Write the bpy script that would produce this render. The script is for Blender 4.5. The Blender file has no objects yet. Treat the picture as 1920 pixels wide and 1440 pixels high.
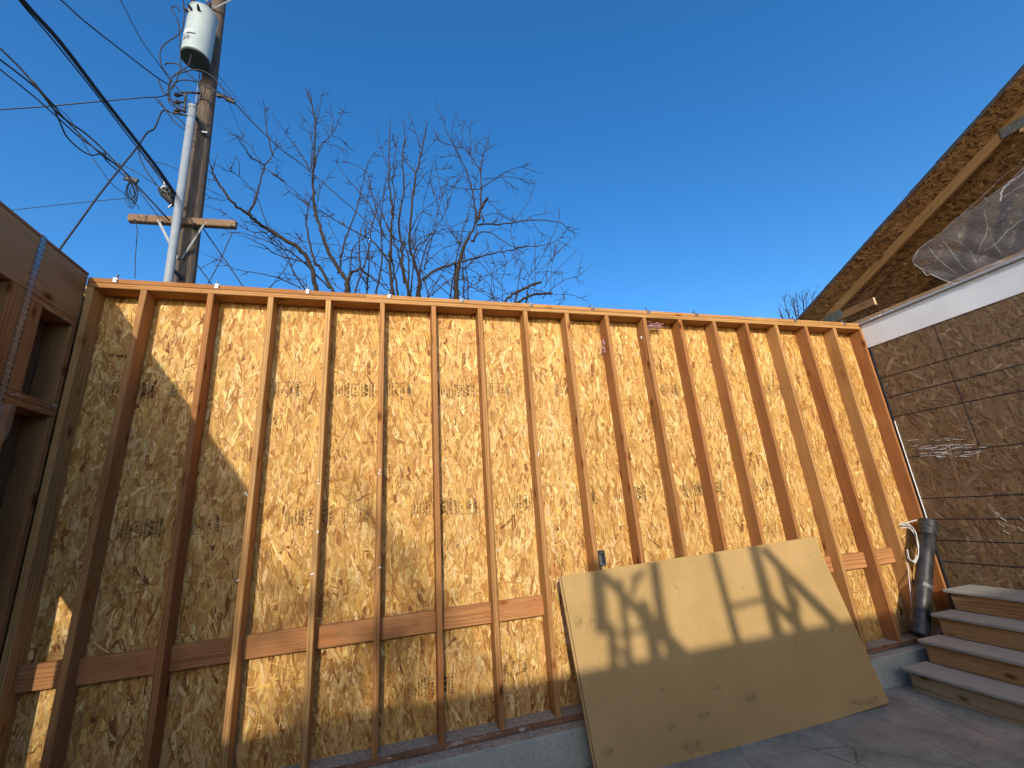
import bpy, bmesh, math, random
import numpy as np
from mathutils import Vector, Matrix

random.seed(7); rng = np.random.default_rng(11)
scn = bpy.context.scene
COL = scn.collection
S = .4064            # stud spacing
H = 3.09             # underside of the top plates
D = .14              # stud depth
GZ = -.26            # yard level
XW = 7.335           # house wall face
XL = .07             # left wall face

# ------------------------------------------------------------------ camera
CAM = np.array([2.1009, -3.3069, 1.3934]); FPX = 803.9
def rotm(a, b, c):
    Rx = np.array([[1,0,0],[0,math.cos(a),-math.sin(a)],[0,math.sin(a),math.cos(a)]])
    Ry = np.array([[math.cos(b),0,math.sin(b)],[0,1,0],[-math.sin(b),0,math.cos(b)]])
    Rz = np.array([[math.cos(c),-math.sin(c),0],[math.sin(c),math.cos(c),0],[0,0,1]])
    return Rz @ Ry @ Rx
RM = rotm(1.85709, .073918, -.266288)
def at(x, y, ax, v):
    d = RM @ np.array([(x-960)/FPX, -(y-720)/FPX, -1.0])
    return CAM + d*(v-CAM[ax])/d[ax]
cd = bpy.data.cameras.new('camera'); cam = bpy.data.objects.new('camera', cd); COL.objects.link(cam)
m4 = Matrix([list(RM[0])+[CAM[0]], list(RM[1])+[CAM[1]], list(RM[2])+[CAM[2]], [0,0,0,1]])
cam.matrix_world = m4
cd.sensor_width = 36; cd.lens = FPX/1920*36; cd.clip_start = .05; cd.clip_end = 3000
scn.camera = cam

# ------------------------------------------------------------------ node helpers
def mat(name):
    m = bpy.data.materials.new(name); m.use_nodes = True
    nt = m.node_tree; b = nt.nodes['Principled BSDF']
    return m, nt, b
def N(nt, t, **k):
    n = nt.nodes.new(t)
    for a, v in k.items():
        if a.startswith('i_'):
            n.inputs[a[2:].replace('_', ' ')].default_value = v
        else: setattr(n, a, v)
    return n
def ramp(nt, stops, interp='LINEAR'):
    r = nt.nodes.new('ShaderNodeValToRGB'); r.color_ramp.interpolation = interp
    e = r.color_ramp.elements
    while len(e) < len(stops): e.new(.5)
    for i, (p, c) in enumerate(stops):
        e[i].position = p; e[i].color = (c, c, c, 1) if not hasattr(c, '__len__') else (*c, 1)
    return r
def mixc(nt, bt, f, a, b):
    n = nt.nodes.new('ShaderNodeMix'); n.data_type = 'RGBA'; n.blend_type = bt
    for i, v in ((0, f), (6, a), (7, b)):
        if hasattr(v, 'is_linked') or isinstance(v, bpy.types.NodeSocket): nt.links.new(v, n.inputs[i])
        elif i == 0: n.inputs[0].default_value = v
        else: n.inputs[i].default_value = (*v, 1) if hasattr(v, '__len__') else (v, v, v, 1)
    return n.outputs[2]
def vscale(nt, src, s):
    n = nt.nodes.new('ShaderNodeVectorMath'); n.operation = 'MULTIPLY'
    nt.links.new(src, n.inputs[0]); n.inputs[1].default_value = s; return n.outputs[0]
def noise(nt, src, scale=1, detail=3, rough=.5, dist=0):
    n = nt.nodes.new('ShaderNodeTexNoise'); nt.links.new(src, n.inputs['Vector'])
    n.inputs['Scale'].default_value = scale; n.inputs['Detail'].default_value = detail
    n.inputs['Roughness'].default_value = rough; n.inputs['Distortion'].default_value = dist
    return n.outputs['Fac']
def attr(nt, name, out='Vector'):
    n = nt.nodes.new('ShaderNodeAttribute'); n.attribute_name = name; return n.outputs[out]
def bump(nt, b, h, strength, dist=.002):
    n = nt.nodes.new('ShaderNodeBump'); nt.links.new(h, n.inputs['Height'])
    n.inputs['Strength'].default_value = strength; n.inputs['Distance'].default_value = dist
    nt.links.new(n.outputs[0], b.inputs['Normal'])

def lumber_mat(name, dirt=.0, rough=.72, dark=1.0):
    m, nt, b = mat(name)
    g = attr(nt, 'gc'); tint = attr(nt, 'col', 'Color')
    # growth rings: bands across the board, bent along its length
    wob = noise(nt, vscale(nt, g, (1.3, 4, 4)), 1, 2, .5)
    rings = nt.nodes.new('ShaderNodeTexWave'); rings.wave_type = 'RINGS'; rings.rings_direction = 'X'
    nt.links.new(vscale(nt, g, (.55, 1, 1)), rings.inputs['Vector'])
    rings.inputs['Scale'].default_value = 26; rings.inputs['Distortion'].default_value = 7
    rings.inputs['Detail'].default_value = 2; rings.inputs['Detail Scale'].default_value = .12
    rr = ramp(nt, [(0, .64), (.5, 1.0), (1, 1.08)]); nt.links.new(rings.outputs['Fac'], rr.inputs[0])
    c = mixc(nt, 'MULTIPLY', .75, tint, rr.outputs[0])
    fine = noise(nt, vscale(nt, g, (3, 210, 210)), 1, 3, .6)
    fr = ramp(nt, [(.3, .62), (.5, 1.0), (.75, 1.18)]); nt.links.new(fine, fr.inputs[0])
    c = mixc(nt, 'MULTIPLY', .8, c, fr.outputs[0])
    big = noise(nt, vscale(nt, g, (1.1, 5, 5)), 1, 3, .6)
    br = ramp(nt, [(.3, (.78, .66, .56)), (.5, (1, 1, 1)), (.75, (1.15, 1.16, 1.1))]); nt.links.new(big, br.inputs[0])
    c = mixc(nt, 'MULTIPLY', .8, c, br.outputs[0])
    # knots
    v = nt.nodes.new('ShaderNodeTexVoronoi'); v.feature = 'F1'
    nt.links.new(vscale(nt, g, (3.1, 6.5, 6.5)), v.inputs['Vector']); v.inputs['Scale'].default_value = 1
    kr = ramp(nt, [(.0, (.16, .09, .05)), (.075, (.34, .2, .12)), (.12, (.75, .6, .45)), (.2, (1, 1, 1))]); nt.links.new(v.outputs['Distance'], kr.inputs[0])
    c = mixc(nt, 'MULTIPLY', .9, c, kr.outputs[0])
    # small dark pitch and nail marks
    v2 = nt.nodes.new('ShaderNodeTexVoronoi'); v2.feature = 'F1'
    nt.links.new(vscale(nt, g, (8, 20, 20)), v2.inputs['Vector']); v2.inputs['Scale'].default_value = 1
    k2 = ramp(nt, [(.0, .25), (.05, .4), (.08, 1)]); nt.links.new(v2.outputs['Distance'], k2.inputs[0])
    c = mixc(nt, 'MULTIPLY', .7, c, k2.outputs[0])
    # pale plaster dust and scuffs
    sc = noise(nt, vscale(nt, g, (9, 26, 26)), 1, 4, .7)
    sr = ramp(nt, [(.70 - dirt*.12, 0), (.76 - dirt*.08, .75)]); nt.links.new(sc, sr.inputs[0])
    c = mixc(nt, 'MIX', sr.outputs[0], c, (.62*dark, .56*dark, .5*dark))
    nt.links.new(c, b.inputs['Base Color'])
    b.inputs['Roughness'].default_value = rough; b.inputs['Specular IOR Level'].default_value = .14
    bump(nt, b, fine, .35, .0015)
    return m
def osb_mat(name, spec=.25, rough=.68):
    m, nt, b = mat(name)
    g = attr(nt, 'gc'); col = attr(nt, 'col', 'Color')
    f = noise(nt, vscale(nt, g, (14, 330, 1)), 1, 3, .6)
    r = ramp(nt, [(.28, .45), (.46, .95), (.6, 1.04), (.8, 1.25)]); nt.links.new(f, r.inputs[0])
    c = mixc(nt, 'MULTIPLY', .85, col, r.outputs[0])
    f2 = noise(nt, vscale(nt, g, (30, 60, 1)), 1, 3, .6)
    r2 = ramp(nt, [(.3, (.72, .6, .45)), (.5, (1, 1, 1)), (.75, (1.1, 1.12, 1.1))]); nt.links.new(f2, r2.inputs[0])
    c = mixc(nt, 'MULTIPLY', .7, c, r2.outputs[0])
    nt.links.new(c, b.inputs['Base Color'])
    b.inputs['Roughness'].default_value = rough; b.inputs['Specular IOR Level'].default_value = spec
    bump(nt, b, f, .4, .001)
    return m
def plain(name, c, rough=.5, metal=0, var=.25, scale=8, spec=.5, bmp=0, stretch=(1, 1, 1), c2=None):
    m, nt, b = mat(name)
    tc = nt.nodes.new('ShaderNodeTexCoord')
    f = noise(nt, vscale(nt, tc.outputs['Object'], stretch), scale, 5, .6)
    c2 = c2 or tuple(x*(1-var) for x in c)
    r = ramp(nt, [(.32, c2), (.66, c)]); nt.links.new(f, r.inputs[0])
    nt.links.new(r.outputs[0], b.inputs['Base Color'])
    b.inputs['Roughness'].default_value = rough; b.inputs['Metallic'].default_value = metal
    b.inputs['Specular IOR Level'].default_value = spec
    if bmp: bump(nt, b, f, bmp, .01)
    return m

M = {}
M['lumber'] = lumber_mat('fir_lumber')
M['dusty'] = lumber_mat('dusty_lumber', dirt=1.0)
M['osb'] = osb_mat('strand_board')
M['osb_old'] = osb_mat('weathered_strand_board', .15, .85)
M['zinc'] = plain('galvanised_steel', (.27, .28, .29), .45, .75, .3, 40)
M['zincdull'] = plain('dull_galvanised_steel', (.20, .21, .22), .55, .6, .35, 25)
M['wire'] = plain('black_cable', (.012, .014, .02), .6, 0, .4, 20)
M['wiregrey'] = plain('grey_conductor', (.25, .26, .28), .5, .5, .4, 20)
M['steel'] = plain('dark_steel', (.06, .06, .065), .55, .5, .4, 20)
M['pole'] = plain('weathered_pole_wood', (.14, .108, .085), .9, 0, .6, 5, .2, .6, (9, 9, .7), (.06, .045, .035))
M['arm'] = plain('crossarm_wood', (.25, .165, .10), .85, 0, .5, 6, .2, .5, (.8, 10, 10), (.14, .08, .05))
M['conduit'] = plain('grey_conduit', (.27, .30, .33), .55, 0, .18, 4, .3)
M['tank'] = plain('transformer_paint', (.36, .42, .42), .45, 0, .12, 3, .4)
M['tankbase'] = plain('transformer_base', (.05, .065, .06), .6, 0, .3, 5, .3)
M['ceramic'] = plain('brown_ceramic', (.05, .035, .03), .3, 0, .3, 5, .5)
M['white'] = plain('white_trim', (.84, .83, .80), .7, 0, .16, 2.2, .2)
M['ledgegrey'] = plain('grey_ledge', (.36, .36, .37), .75, 0, .2, 6, .2)  # grey of the ledge above the white trim board
M['membrane'] = plain('black_membrane', (.012, .012, .02), .7, 0, .3, 10)
M['shingle'] = plain('grey_shingle', (.10, .10, .115), .9, 0, .5, 60, .2)
M['abs'] = plain('black_plastic_pipe', (.012, .012, .013), .42, 0, .5, 14, .4, 0, (1, 1, .5), (.055, .052, .048))
M['cable_white'] = plain('white_cable', (.68, .67, .63), .5, 0, .15, 9)
M['tread'] = plain('composite_tread', (.41, .395, .33), .8, 0, .22, 9, .2, .15, (6, .6, 6))
M['bark'] = plain('winter_bark', (.052, .038, .028), .9, 0, .5, 9, .15, .3)
M['ink'] = None
M['chip'] = plain('plaster_crumbs', (.47, .42, .335), .95, 0, .4, 60, .1, 0, (1, 1, 1), (.20, .16, .11))
M['pink'] = plain('pink_insulation', (.62, .36, .36), .95, 0, .2, 30)

# printed ink, worn
m, nt, b = mat('worn_ink')
tc = nt.nodes.new('ShaderNodeTexCoord'); f = noise(nt, tc.outputs['Object'], 70, 3, .6)
r = ramp(nt, [(.30, 0.0), (.43, .97)]); nt.links.new(f, r.inputs[0]); nt.links.new(r.outputs[0], b.inputs['Alpha'])
b.inputs['Base Color'].default_value = (.035, .026, .02, 1); b.inputs['Roughness'].default_value = .9
M['ink'] = m

# tan wallboard: paper face, stains, scratches
def board_mat():
    m, nt, b = mat('tan_board_face')
    tc = nt.nodes.new('ShaderNodeTexCoord'); o = tc.outputs['Object']
    f = noise(nt, o, 2.2, 5, .6)
    r = ramp(nt, [(.3, (.405, .262, .10)), (.7, (.50, .328, .138))]); nt.links.new(f, r.inputs[0])
    c = r.outputs[0]
    f2 = noise(nt, vscale(nt, o, (1, 1, 1)), 9, 6, .75, .6)
    r2 = ramp(nt, [(.60, 1), (.66, .86), (.74, .6)]); nt.links.new(f2, r2.inputs[0])
    c = mixc(nt, 'MULTIPLY', .8, c, r2.outputs[0])
    # a few thin scratches
    w = nt.nodes.new('ShaderNodeTexVoronoi'); w.feature = 'DISTANCE_TO_EDGE'
    dn = nt.nodes.new('ShaderNodeTexNoise'); dn.inputs['Scale'].default_value = 3; nt.links.new(o, dn.inputs['Vector'])
    ad = nt.nodes.new('ShaderNodeVectorMath'); ad.operation = 'MULTIPLY_ADD'
    nt.links.new(dn.outputs['Color'], ad.inputs[0]); ad.inputs[1].default_value = (.25, .25, .25); nt.links.new(o, ad.inputs[2])
    nt.links.new(ad.outputs[0], w.inputs['Vector']); w.inputs['Scale'].default_value = 2.1
    r3 = ramp(nt, [(.0, .55), (.006, 1)]); nt.links.new(w.outputs['Distance'], r3.inputs[0])
    msk = noise(nt, o, 3.3, 2, .5); mr = ramp(nt, [(.58, 0), (.66, .6)]); nt.links.new(msk, mr.inputs[0])
    c = mixc(nt, 'MULTIPLY', mr.outputs[0], c, r3.outputs[0])
    f5 = noise(nt, o, 160, 2, .5); r5 = ramp(nt, [(.3, .93), (.7, 1.05)]); nt.links.new(f5, r5.inputs[0])
    c = mixc(nt, 'MULTIPLY', .7, c, r5.outputs[0])
    nt.links.new(c, b.inputs['Base Color']); b.inputs['Roughness'].default_value = .8
    b.inputs['Specular IOR Level'].default_value = .2
    bump(nt, b, f5, .15, .001)
    return m
M['tan'] = board_mat()
M['tanedge'] = plain('board_edge', (.42, .30, .16), .9, 0, .3, 30, .1)

def concrete(name, a, bcol, cracks=False, spots=True):
    m, nt, b = mat(name)
    tc = nt.nodes.new('ShaderNodeTexCoord'); o = tc.outputs['Object']
    f = noise(nt, o, 2.6, 8, .68)
    r = ramp(nt, [(.32, bcol), (.68, a)]); nt.links.new(f, r.inputs[0]); c = r.outputs[0]
    f3 = noise(nt, o, 1.1, 3, .5)
    r3 = ramp(nt, [(.50, (1, 1, 1)), (.56, (1.10, .97, .95))]); nt.links.new(f3, r3.inputs[0])
    c = mixc(nt, 'MULTIPLY', .9 if cracks else .2, c, r3.outputs[0])
    f2 = noise(nt, o, 38, 4, .7)
    r2 = ramp(nt, [(.30, .62), (.5, 1), (.72, 1.22)]); nt.links.new(f2, r2.inputs[0])
    c = mixc(nt, 'MULTIPLY', .45, c, r2.outputs[0]); h = f2
    # pits
    v = nt.nodes.new('ShaderNodeTexVoronoi'); nt.links.new(o, v.inputs['Vector']); v.inputs['Scale'].default_value = 14
    vr = ramp(nt, [(.06, .35), (.12, 1)]); nt.links.new(v.outputs['Distance'], vr.inputs[0])
    c = mixc(nt, 'MULTIPLY', .6, c, vr.outputs[0])
    if cracks:
        dn = nt.nodes.new('ShaderNodeTexNoise'); dn.inputs['Scale'].default_value = 2.4; dn.inputs['Detail'].default_value = 5
        nt.links.new(o, dn.inputs['Vector'])
        ad = nt.nodes.new('ShaderNodeVectorMath'); ad.operation = 'MULTIPLY_ADD'
        nt.links.new(dn.outputs['Color'], ad.inputs[0]); ad.inputs[1].default_value = (.07, .07, .07)
        nt.links.new(vscale(nt, o, (1.25, .62, 1)), ad.inputs[2])
        w = nt.nodes.new('ShaderNodeTexVoronoi'); w.feature = 'DISTANCE_TO_EDGE'; nt.links.new(ad.outputs[0], w.inputs['Vector'])
        w.inputs['Scale'].default_value = 1.15
        wr = ramp(nt, [(.0, .35), (.0022, .6), (.005, 1)]); nt.links.new(w.outputs['Distance'], wr.inputs[0])
        c = mixc(nt, 'MULTIPLY', .85, c, wr.outputs[0])
        wc = nt.nodes.new('ShaderNodeTexVoronoi'); nt.links.new(ad.outputs[0], wc.inputs['Vector']); wc.inputs['Scale'].default_value = 1.15
        cr = ramp(nt, [(0, (.9, .91, .91)), (1, (1.08, 1.04, 1.03))]); nt.links.new(wc.outputs['Color'], cr.inputs[0])
        c = mixc(nt, 'MULTIPLY', .8, c, cr.outputs[0])
    nt.links.new(c, b.inputs['Base Color']); b.inputs['Roughness'].default_value = .85
    b.inputs['Specular IOR Level'].default_value = .3
    bump(nt, b, h, .5, .004)
    return m
M['stem'] = concrete('stem_wall_concrete', (.43, .45, .38), (.33, .35, .29))
M['slab'] = concrete('yard_slab', (.39, .395, .325), (.17, .18, .15), True)

def film_mat():
    m = bpy.data.materials.new('clear_plastic_film'); m.use_nodes = True
    nt = m.node_tree; nt.nodes.clear()
    out = nt.nodes.new('ShaderNodeOutputMaterial')
    tr = nt.nodes.new('ShaderNodeBsdfTransparent'); tr.inputs[0].default_value = (.93, .93, .94, 1)
    gl = nt.nodes.new('ShaderNodeBsdfGlossy'); gl.inputs['Roughness'].default_value = .18; gl.inputs[0].default_value = (.9, .9, .92, 1)
    df = nt.nodes.new('ShaderNodeBsdfTranslucent'); df.inputs[0].default_value = (.85, .80, .74, 1)
    d2 = nt.nodes.new('ShaderNodeBsdfDiffuse'); d2.inputs[0].default_value = (.85, .77, .66, 1)
    a = nt.nodes.new('ShaderNodeAddShader')
    mx0 = nt.nodes.new('ShaderNodeMixShader'); mx0.inputs[0].default_value = .5
    nt.links.new(df.outputs[0], mx0.inputs[1]); nt.links.new(d2.outputs[0], mx0.inputs[2])
    mx1 = nt.nodes.new('ShaderNodeMixShader'); mx1.inputs[0].default_value = .20
    nt.links.new(tr.outputs[0], mx1.inputs[1]); nt.links.new(mx0.outputs[0], mx1.inputs[2])
    lw = nt.nodes.new('ShaderNodeLayerWeight'); lw.inputs[0].default_value = .35
    mr = nt.nodes.new('ShaderNodeMapRange'); mr.inputs[3].default_value = .03; mr.inputs[4].default_value = .16
    nt.links.new(lw.outputs['Facing'], mr.inputs[0])
    mx2 = nt.nodes.new('ShaderNodeMixShader'); nt.links.new(mr.outputs[0], mx2.inputs[0])
    nt.links.new(mx1.outputs[0], mx2.inputs[1]); nt.links.new(gl.outputs[0], mx2.inputs[2])
    tc = nt.nodes.new('ShaderNodeTexCoord'); n = noise(nt, tc.outputs['Object'], 9, 4, .6, 1.5)
    bp = nt.nodes.new('ShaderNodeBump'); bp.inputs['Strength'].default_value = .8; bp.inputs['Distance'].default_value = .03
    nt.links.new(n, bp.inputs['Height']); nt.links.new(bp.outputs[0], gl.inputs['Normal'])
    nt.links.new(mx2.outputs[0], out.inputs[0])
    return m
M['film'] = film_mat()

# ------------------------------------------------------------------ mesh helpers
def smooth(pts, n=6):
    pts = [np.array(p, float) for p in pts]; out = []
    for i in range(len(pts)-1):
        a = pts[max(i-1, 0)]; b_ = pts[i]; c = pts[i+1]; d = pts[min(i+2, len(pts)-1)]
        for k in range(n):
            t = k/n; out.append(.5*((2*b_)+(-a+c)*t+(2*a-5*b_+4*c-d)*t*t+(-a+3*b_-3*c+d)*t**3))
    out.append(pts[-1]); return out
OFF = {}
class MB:
    def __init__(s): s.V = []; s.F = []; s.G = []; s.C = []; s.n = 0
    def add(s, verts, faces, gc=None, col=(1, 1, 1)):
        verts = np.asarray(verts, float); k = len(verts)
        s.V.append(verts); s.G.append(np.asarray(gc, float) if gc is not None else verts.copy())
        col = np.asarray(col, float)
        s.C.append(np.tile(col, (k, 1)) if col.ndim == 1 else col)
        n = s.n; s.F += [[i+n for i in f] for f in faces]; s.n += k
    def beam(s, p0, p1, w, d, up=(0, 0, 1), col=(.5, .3, .13), ch=.003, seed=None):
        """Sawn timber from p0 to p1 (centre line); w along side = dir x up, d along up."""
        p0 = np.array(p0, float); p1 = np.array(p1, float); L = np.linalg.norm(p1-p0)
        x = (p1-p0)/L; u = np.array(up, float); u -= x*np.dot(u, x); u /= np.linalg.norm(u); v = np.cross(u, x)
        a, b = w/2, d/2; c = min(ch, a*.4, b*.4)
        sec = [(-a+c,-b),(a-c,-b),(a,-b+c),(a,b-c),(a-c,b),(-a+c,b),(-a,b-c),(-a,-b+c)]
        so = np.array([random.uniform(0, 40), random.uniform(-.35, .35), random.uniform(-.35, .35)])
        if seed is not None: so = np.array(seed, float)
        V, G = [], []
        for t in (0, L):
            for (i, j) in sec:
                V.append(p0+x*t+v*i+u*j); G.append(so+np.array([t, i, j]))
        F = [[k, (k+1) % 8, 8+(k+1) % 8, 8+k] for k in range(8)] + [list(range(7, -1, -1)), list(range(8, 16))]
        s.add(V, F, G, col)
    def box(s, x0, x1, y0, y1, z0, z1, col=(1, 1, 1), axis=None, ch=.002):
        d = (x1-x0, y1-y0, z1-z0); ax = axis if axis is not None else int(np.argmax(d))
        c = [(x0+x1)/2, (y0+y1)/2, (z0+z1)/2]; p0 = list(c); p1 = list(c)
        p0[ax] = (x0, y0, z0)[ax]; p1[ax] = (x1, y1, z1)[ax]
        if ax == 2: s.beam(p0, p1, d[1], d[0], (1, 0, 0), col, ch)     # side = z x ... 
        elif ax == 0: s.beam(p0, p1, d[1], d[2], (0, 0, 1), col, ch)
        else: s.beam(p0, p1, d[0], d[2], (0, 0, 1), col, ch)
    def tube(s, pts, rad, n=8, col=(1, 1, 1), cap=True):
        pts = [np.array(p, float) for p in pts]; k = len(pts)
        if not hasattr(rad, '__len__'): rad = [rad]*k
        V, F = [], []; up = None
        for i, p in enumerate(pts):
            t = pts[min(i+1, k-1)]-pts[max(i-1, 0)]; t /= (np.linalg.norm(t)+1e-12)
            if up is None:
                up = np.array([0, 0, 1.0]) if abs(t[2]) < .9 else np.array([1.0, 0, 0])
            up = up-t*np.dot(up, t); up /= (np.linalg.norm(up)+1e-12); sd = np.cross(t, up)
            for j in range(n):
                a = 2*math.pi*j/n; V.append(p+rad[i]*(math.cos(a)*up+math.sin(a)*sd))
        for i in range(k-1):
            for j in range(n):
                F.append([i*n+j, i*n+(j+1) % n, (i+1)*n+(j+1) % n, (i+1)*n+j])
        if cap: F += [list(range(n-1, -1, -1)), list(range((k-1)*n, k*n))]
        s.add(V, F, None, col)
    def build(s, name, m, parent=None, smooth=False):
        V = np.concatenate(s.V); G = np.concatenate(s.G); C = np.concatenate(s.C)
        ctr = (V.min(0)+V.max(0))/2
        if parent is None: ctr[2] = V[:, 2].min()
        V = V-ctr
        me = bpy.data.meshes.new(name)
        nl = sum(len(f) for f in s.F); me.vertices.add(len(V)); me.loops.add(nl); me.polygons.add(len(s.F))
        me.vertices.foreach_set('co', V.ravel())
        ln = np.array([len(f) for f in s.F], dtype=np.int32)
        me.polygons.foreach_set('loop_start', np.concatenate([[0], np.cumsum(ln)[:-1]]).astype(np.int32))
        me.loops.foreach_set('vertex_index', np.array([i for f in s.F for i in f], dtype=np.int32))
        me.polygons.foreach_set('use_smooth', np.full(len(s.F), bool(smooth)))
        a = me.attributes.new('gc', 'FLOAT_VECTOR', 'POINT'); a.data.foreach_set('vector', G.astype(np.float32).ravel())
        a = me.attributes.new('col', 'FLOAT_COLOR', 'POINT')
        a.data.foreach_set('color', np.concatenate([C, np.ones((len(C), 1))], 1).astype(np.float32).ravel())
        me.update(calc_edges=True); me.validate()
        me.materials.append(m)
        o = bpy.data.objects.new(name, me); COL.objects.link(o)
        po = np.zeros(3)
        if parent is not None: o.parent = parent; po = OFF[parent]
        o.location = ctr-po; OFF[o] = ctr
        return o
def tag(o, label=None, cat=None, group=None, kind=None):
    for k, v in (('label', label), ('category', cat), ('group', group), ('kind', kind)):
        if v: o[k] = v
    return o
def thing(name, loc, label, cat, group=None):
    o = bpy.data.objects.new(name, None); COL.objects.link(o); o.location = loc; OFF[o] = np.array(loc, float)
    o.empty_display_size = .2
    return tag(o, label, cat, group)

def fir(k=None):
    """a sawn fir colour: from straw to reddish"""
    t = random.random() if k is None else k
    a = np.array([.50, .28, .105]); b = np.array([.375, .158, .056])
    return tuple((a*(1-t)+b*t)*random.uniform(.92, 1.06))

# strand board: a dark core with thousands of separate wood strands pressed onto its face
PAL_NEW = [((.66, .415, .145), .29), ((.57, .33, .10), .27), ((.77, .55, .24), .14), ((.46, .24, .063), .20), ((.36, .165, .04), .08), ((.22, .085, .022), .02)]
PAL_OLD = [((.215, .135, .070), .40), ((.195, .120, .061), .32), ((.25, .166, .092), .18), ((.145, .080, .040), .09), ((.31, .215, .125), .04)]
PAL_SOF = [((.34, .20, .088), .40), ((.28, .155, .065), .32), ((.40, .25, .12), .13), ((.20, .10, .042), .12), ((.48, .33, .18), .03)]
def strands(mb, org, U, Vv, w, h, cover=3.0, ang=math.pi/2, spread=.30, pal=PAL_NEW, lmin=.05, lmax=.175, wmin=.010, wmax=.048, sliver=.30, lift=.0012, tone=(1, 1, 1)):
    org = np.array(org, float); U = np.array(U, float); Vv = np.array(Vv, float); Nn = np.cross(U, Vv)
    n = int(w*h*cover/(.0029))
    L = rng.uniform(lmin, lmax, n); W = rng.uniform(wmin, wmax, n)*rng.uniform(.5, 1, n)
    sl = rng.random(n) < sliver; W[sl] = rng.uniform(.003, .008, sl.sum()); L[sl] *= .8
    W = np.minimum(W, L*.6)
    th = ang+rng.normal(0, spread, n)
    wild = rng.random(n) < .12; th[wild] = rng.uniform(0, math.pi, wild.sum())
    m = .012
    cx = rng.uniform(m, w-m, n); cy = rng.uniform(m, h-m, n)
    h0 = .0011+rng.uniform(.0, lift, n); h0[sl] += .0004
    tl = rng.normal(0, .022, n); tw = rng.normal(0, .005, n)
    e = rng.uniform(.0, .22, (n, 4)); o = rng.uniform(-.5, .5, (n, 2)); pin = rng.uniform(.6, 1, (n, 2))
    px = np.stack([-L/2+e[:, 0]*L, L/2-e[:, 1]*L, L/2+0*L, L/2-e[:, 2]*L, -L/2+e[:, 3]*L, -L/2+0*L], 1)
    py = np.stack([-W/2, -W/2*pin[:, 0], o[:, 0]*W, W/2*pin[:, 1], W/2, o[:, 1]*W], 1)
    c, s_ = np.cos(th)[:, None], np.sin(th)[:, None]
    a = cx[:, None]+c*px-s_*py; b = cy[:, None]+s_*px+c*py
    a = np.clip(a, 0.001, w-.001); b = np.clip(b, .001, h-.001)
    hh = h0[:, None]+py*tl[:, None]+px*tw[:, None]; hh = np.maximum(hh, .0002)
    P = org+a[..., None]*U+b[..., None]*Vv+hh[..., None]*Nn
    cols = np.array([q[0] for q in pal]); pr = np.array([q[1] for q in pal]); pr = pr/pr.sum()
    ci = rng.choice(len(pal), n, p=pr); ci[sl & (rng.random(n) < .30)] = len(pal)-2
    C = cols[ci]*rng.uniform(.80, 1.15, (n, 1))*np.stack([np.ones(n), rng.uniform(.94, 1.06, n), rng.uniform(.85, 1.15, n)], 1)*np.array(tone)
    G = np.stack([px+rng.uniform(0, 50, n)[:, None], py+rng.uniform(0, 50, n)[:, None], 0*px], 2)
    mb.add(P.reshape(-1, 3), [[6*i+k for k in range(6)] for i in range(n)], G.reshape(-1, 3), np.repeat(C, 6, axis=0))

# ------------------------------------------------------------------ the main stud wall
wall = thing('stud_wall', (3.7, .07, -.04), 'long open timber stud wall sheathed with bright strand board, under the blue sky', 'wall')
# px of each stud front: near its top and near its foot
PX = {0: ((177, 537), (64, 1005)), 1: ((270, 541), (81, 1440)), 2: ((395, 550), (270, 1440)), 3: ((508, 557), (417, 1440)),
      4: ((616, 562), (568, 1440)), 5: ((717, 567), (702, 1421)), 6: ((813, 572), (829, 1397)), 7: ((900, 578), (942, 1367)),
      8: ((985, 584), (1048, 1346)), 9: ((1063, 589), (1120, 1061)), 14: ((1399, 607), None), 15: ((1456, 611), (1624, 1216)), 16: ((1512, 614), (1689, 1202))}
STX = {}
for i in range(18):
    xt = xb = i*S
    if i in PX and PX[i][1]:
        a = at(*PX[i][0], 1, 0); b_ = at(*PX[i][1], 1, 0); k = (a[0]-b_[0])/(a[2]-b_[2])
        xt = b_[0]+k*(H-b_[2]); xb = b_[0]-k*b_[2]
    STX[i] = (xb, xt)
STX[0] = (.090, .094)
red = {0: -.1, 1: .6, 2: .95, 3: .1, 4: .0, 5: .6, 6: .75, 7: .5, 8: .45, 9: .5, 10: .8, 11: .6, 12: .9, 13: .7, 14: .85, 15: .35, 16: .9, 17: .3}
for i in range(18):
    xb, xt = STX[i]; mb = MB()
    mb.beam((xb, D/2, .0), (xt, D/2, H), D-.001, .038, (1, 0, 0), fir(red[i]))
    mb.build('stud', M['lumber'], wall)
mb = MB(); mb.beam((7.315, D/2, 0), (7.315, D/2, H), D-.001, .036, (1, 0, 0), fir(1.0)); mb.build('stud', M['lumber'], wall)
random.seed(77)
for (px, py) in ((597, 903), (462, 925), (711, 885), (1010, 852), (1202, 632), (596, 995), (585, 1076), (712, 1064), (935, 1032), (446, 1088)):
    mb = MB(); p = at(px, py, 1, -.001); flat = py > 1000; sc_ = 1 if flat else .55
    for q in range(3):
        w_, h_ = (random.uniform(.008, .016), random.uniform(.0012, .003)) if flat else (random.uniform(.004, .014), random.uniform(.006, .022))
        x = p[0]+random.uniform(-.006, .006); zz = p[2]+random.uniform(-.016, .016)*(.2 if flat else 1); n = 9
        w_ *= sc_; h_ *= sc_; V = [(x+w_*math.cos(6.283*i/n)*random.uniform(.6, 1.1), .0000-.0006*(q+1), zz+h_*math.sin(6.283*i/n)*random.uniform(.6, 1.1)) for i in range(n)]
        mb.add(V, [list(range(n))])
    mb.build('plaster_spot', M['white'], wall)
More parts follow.
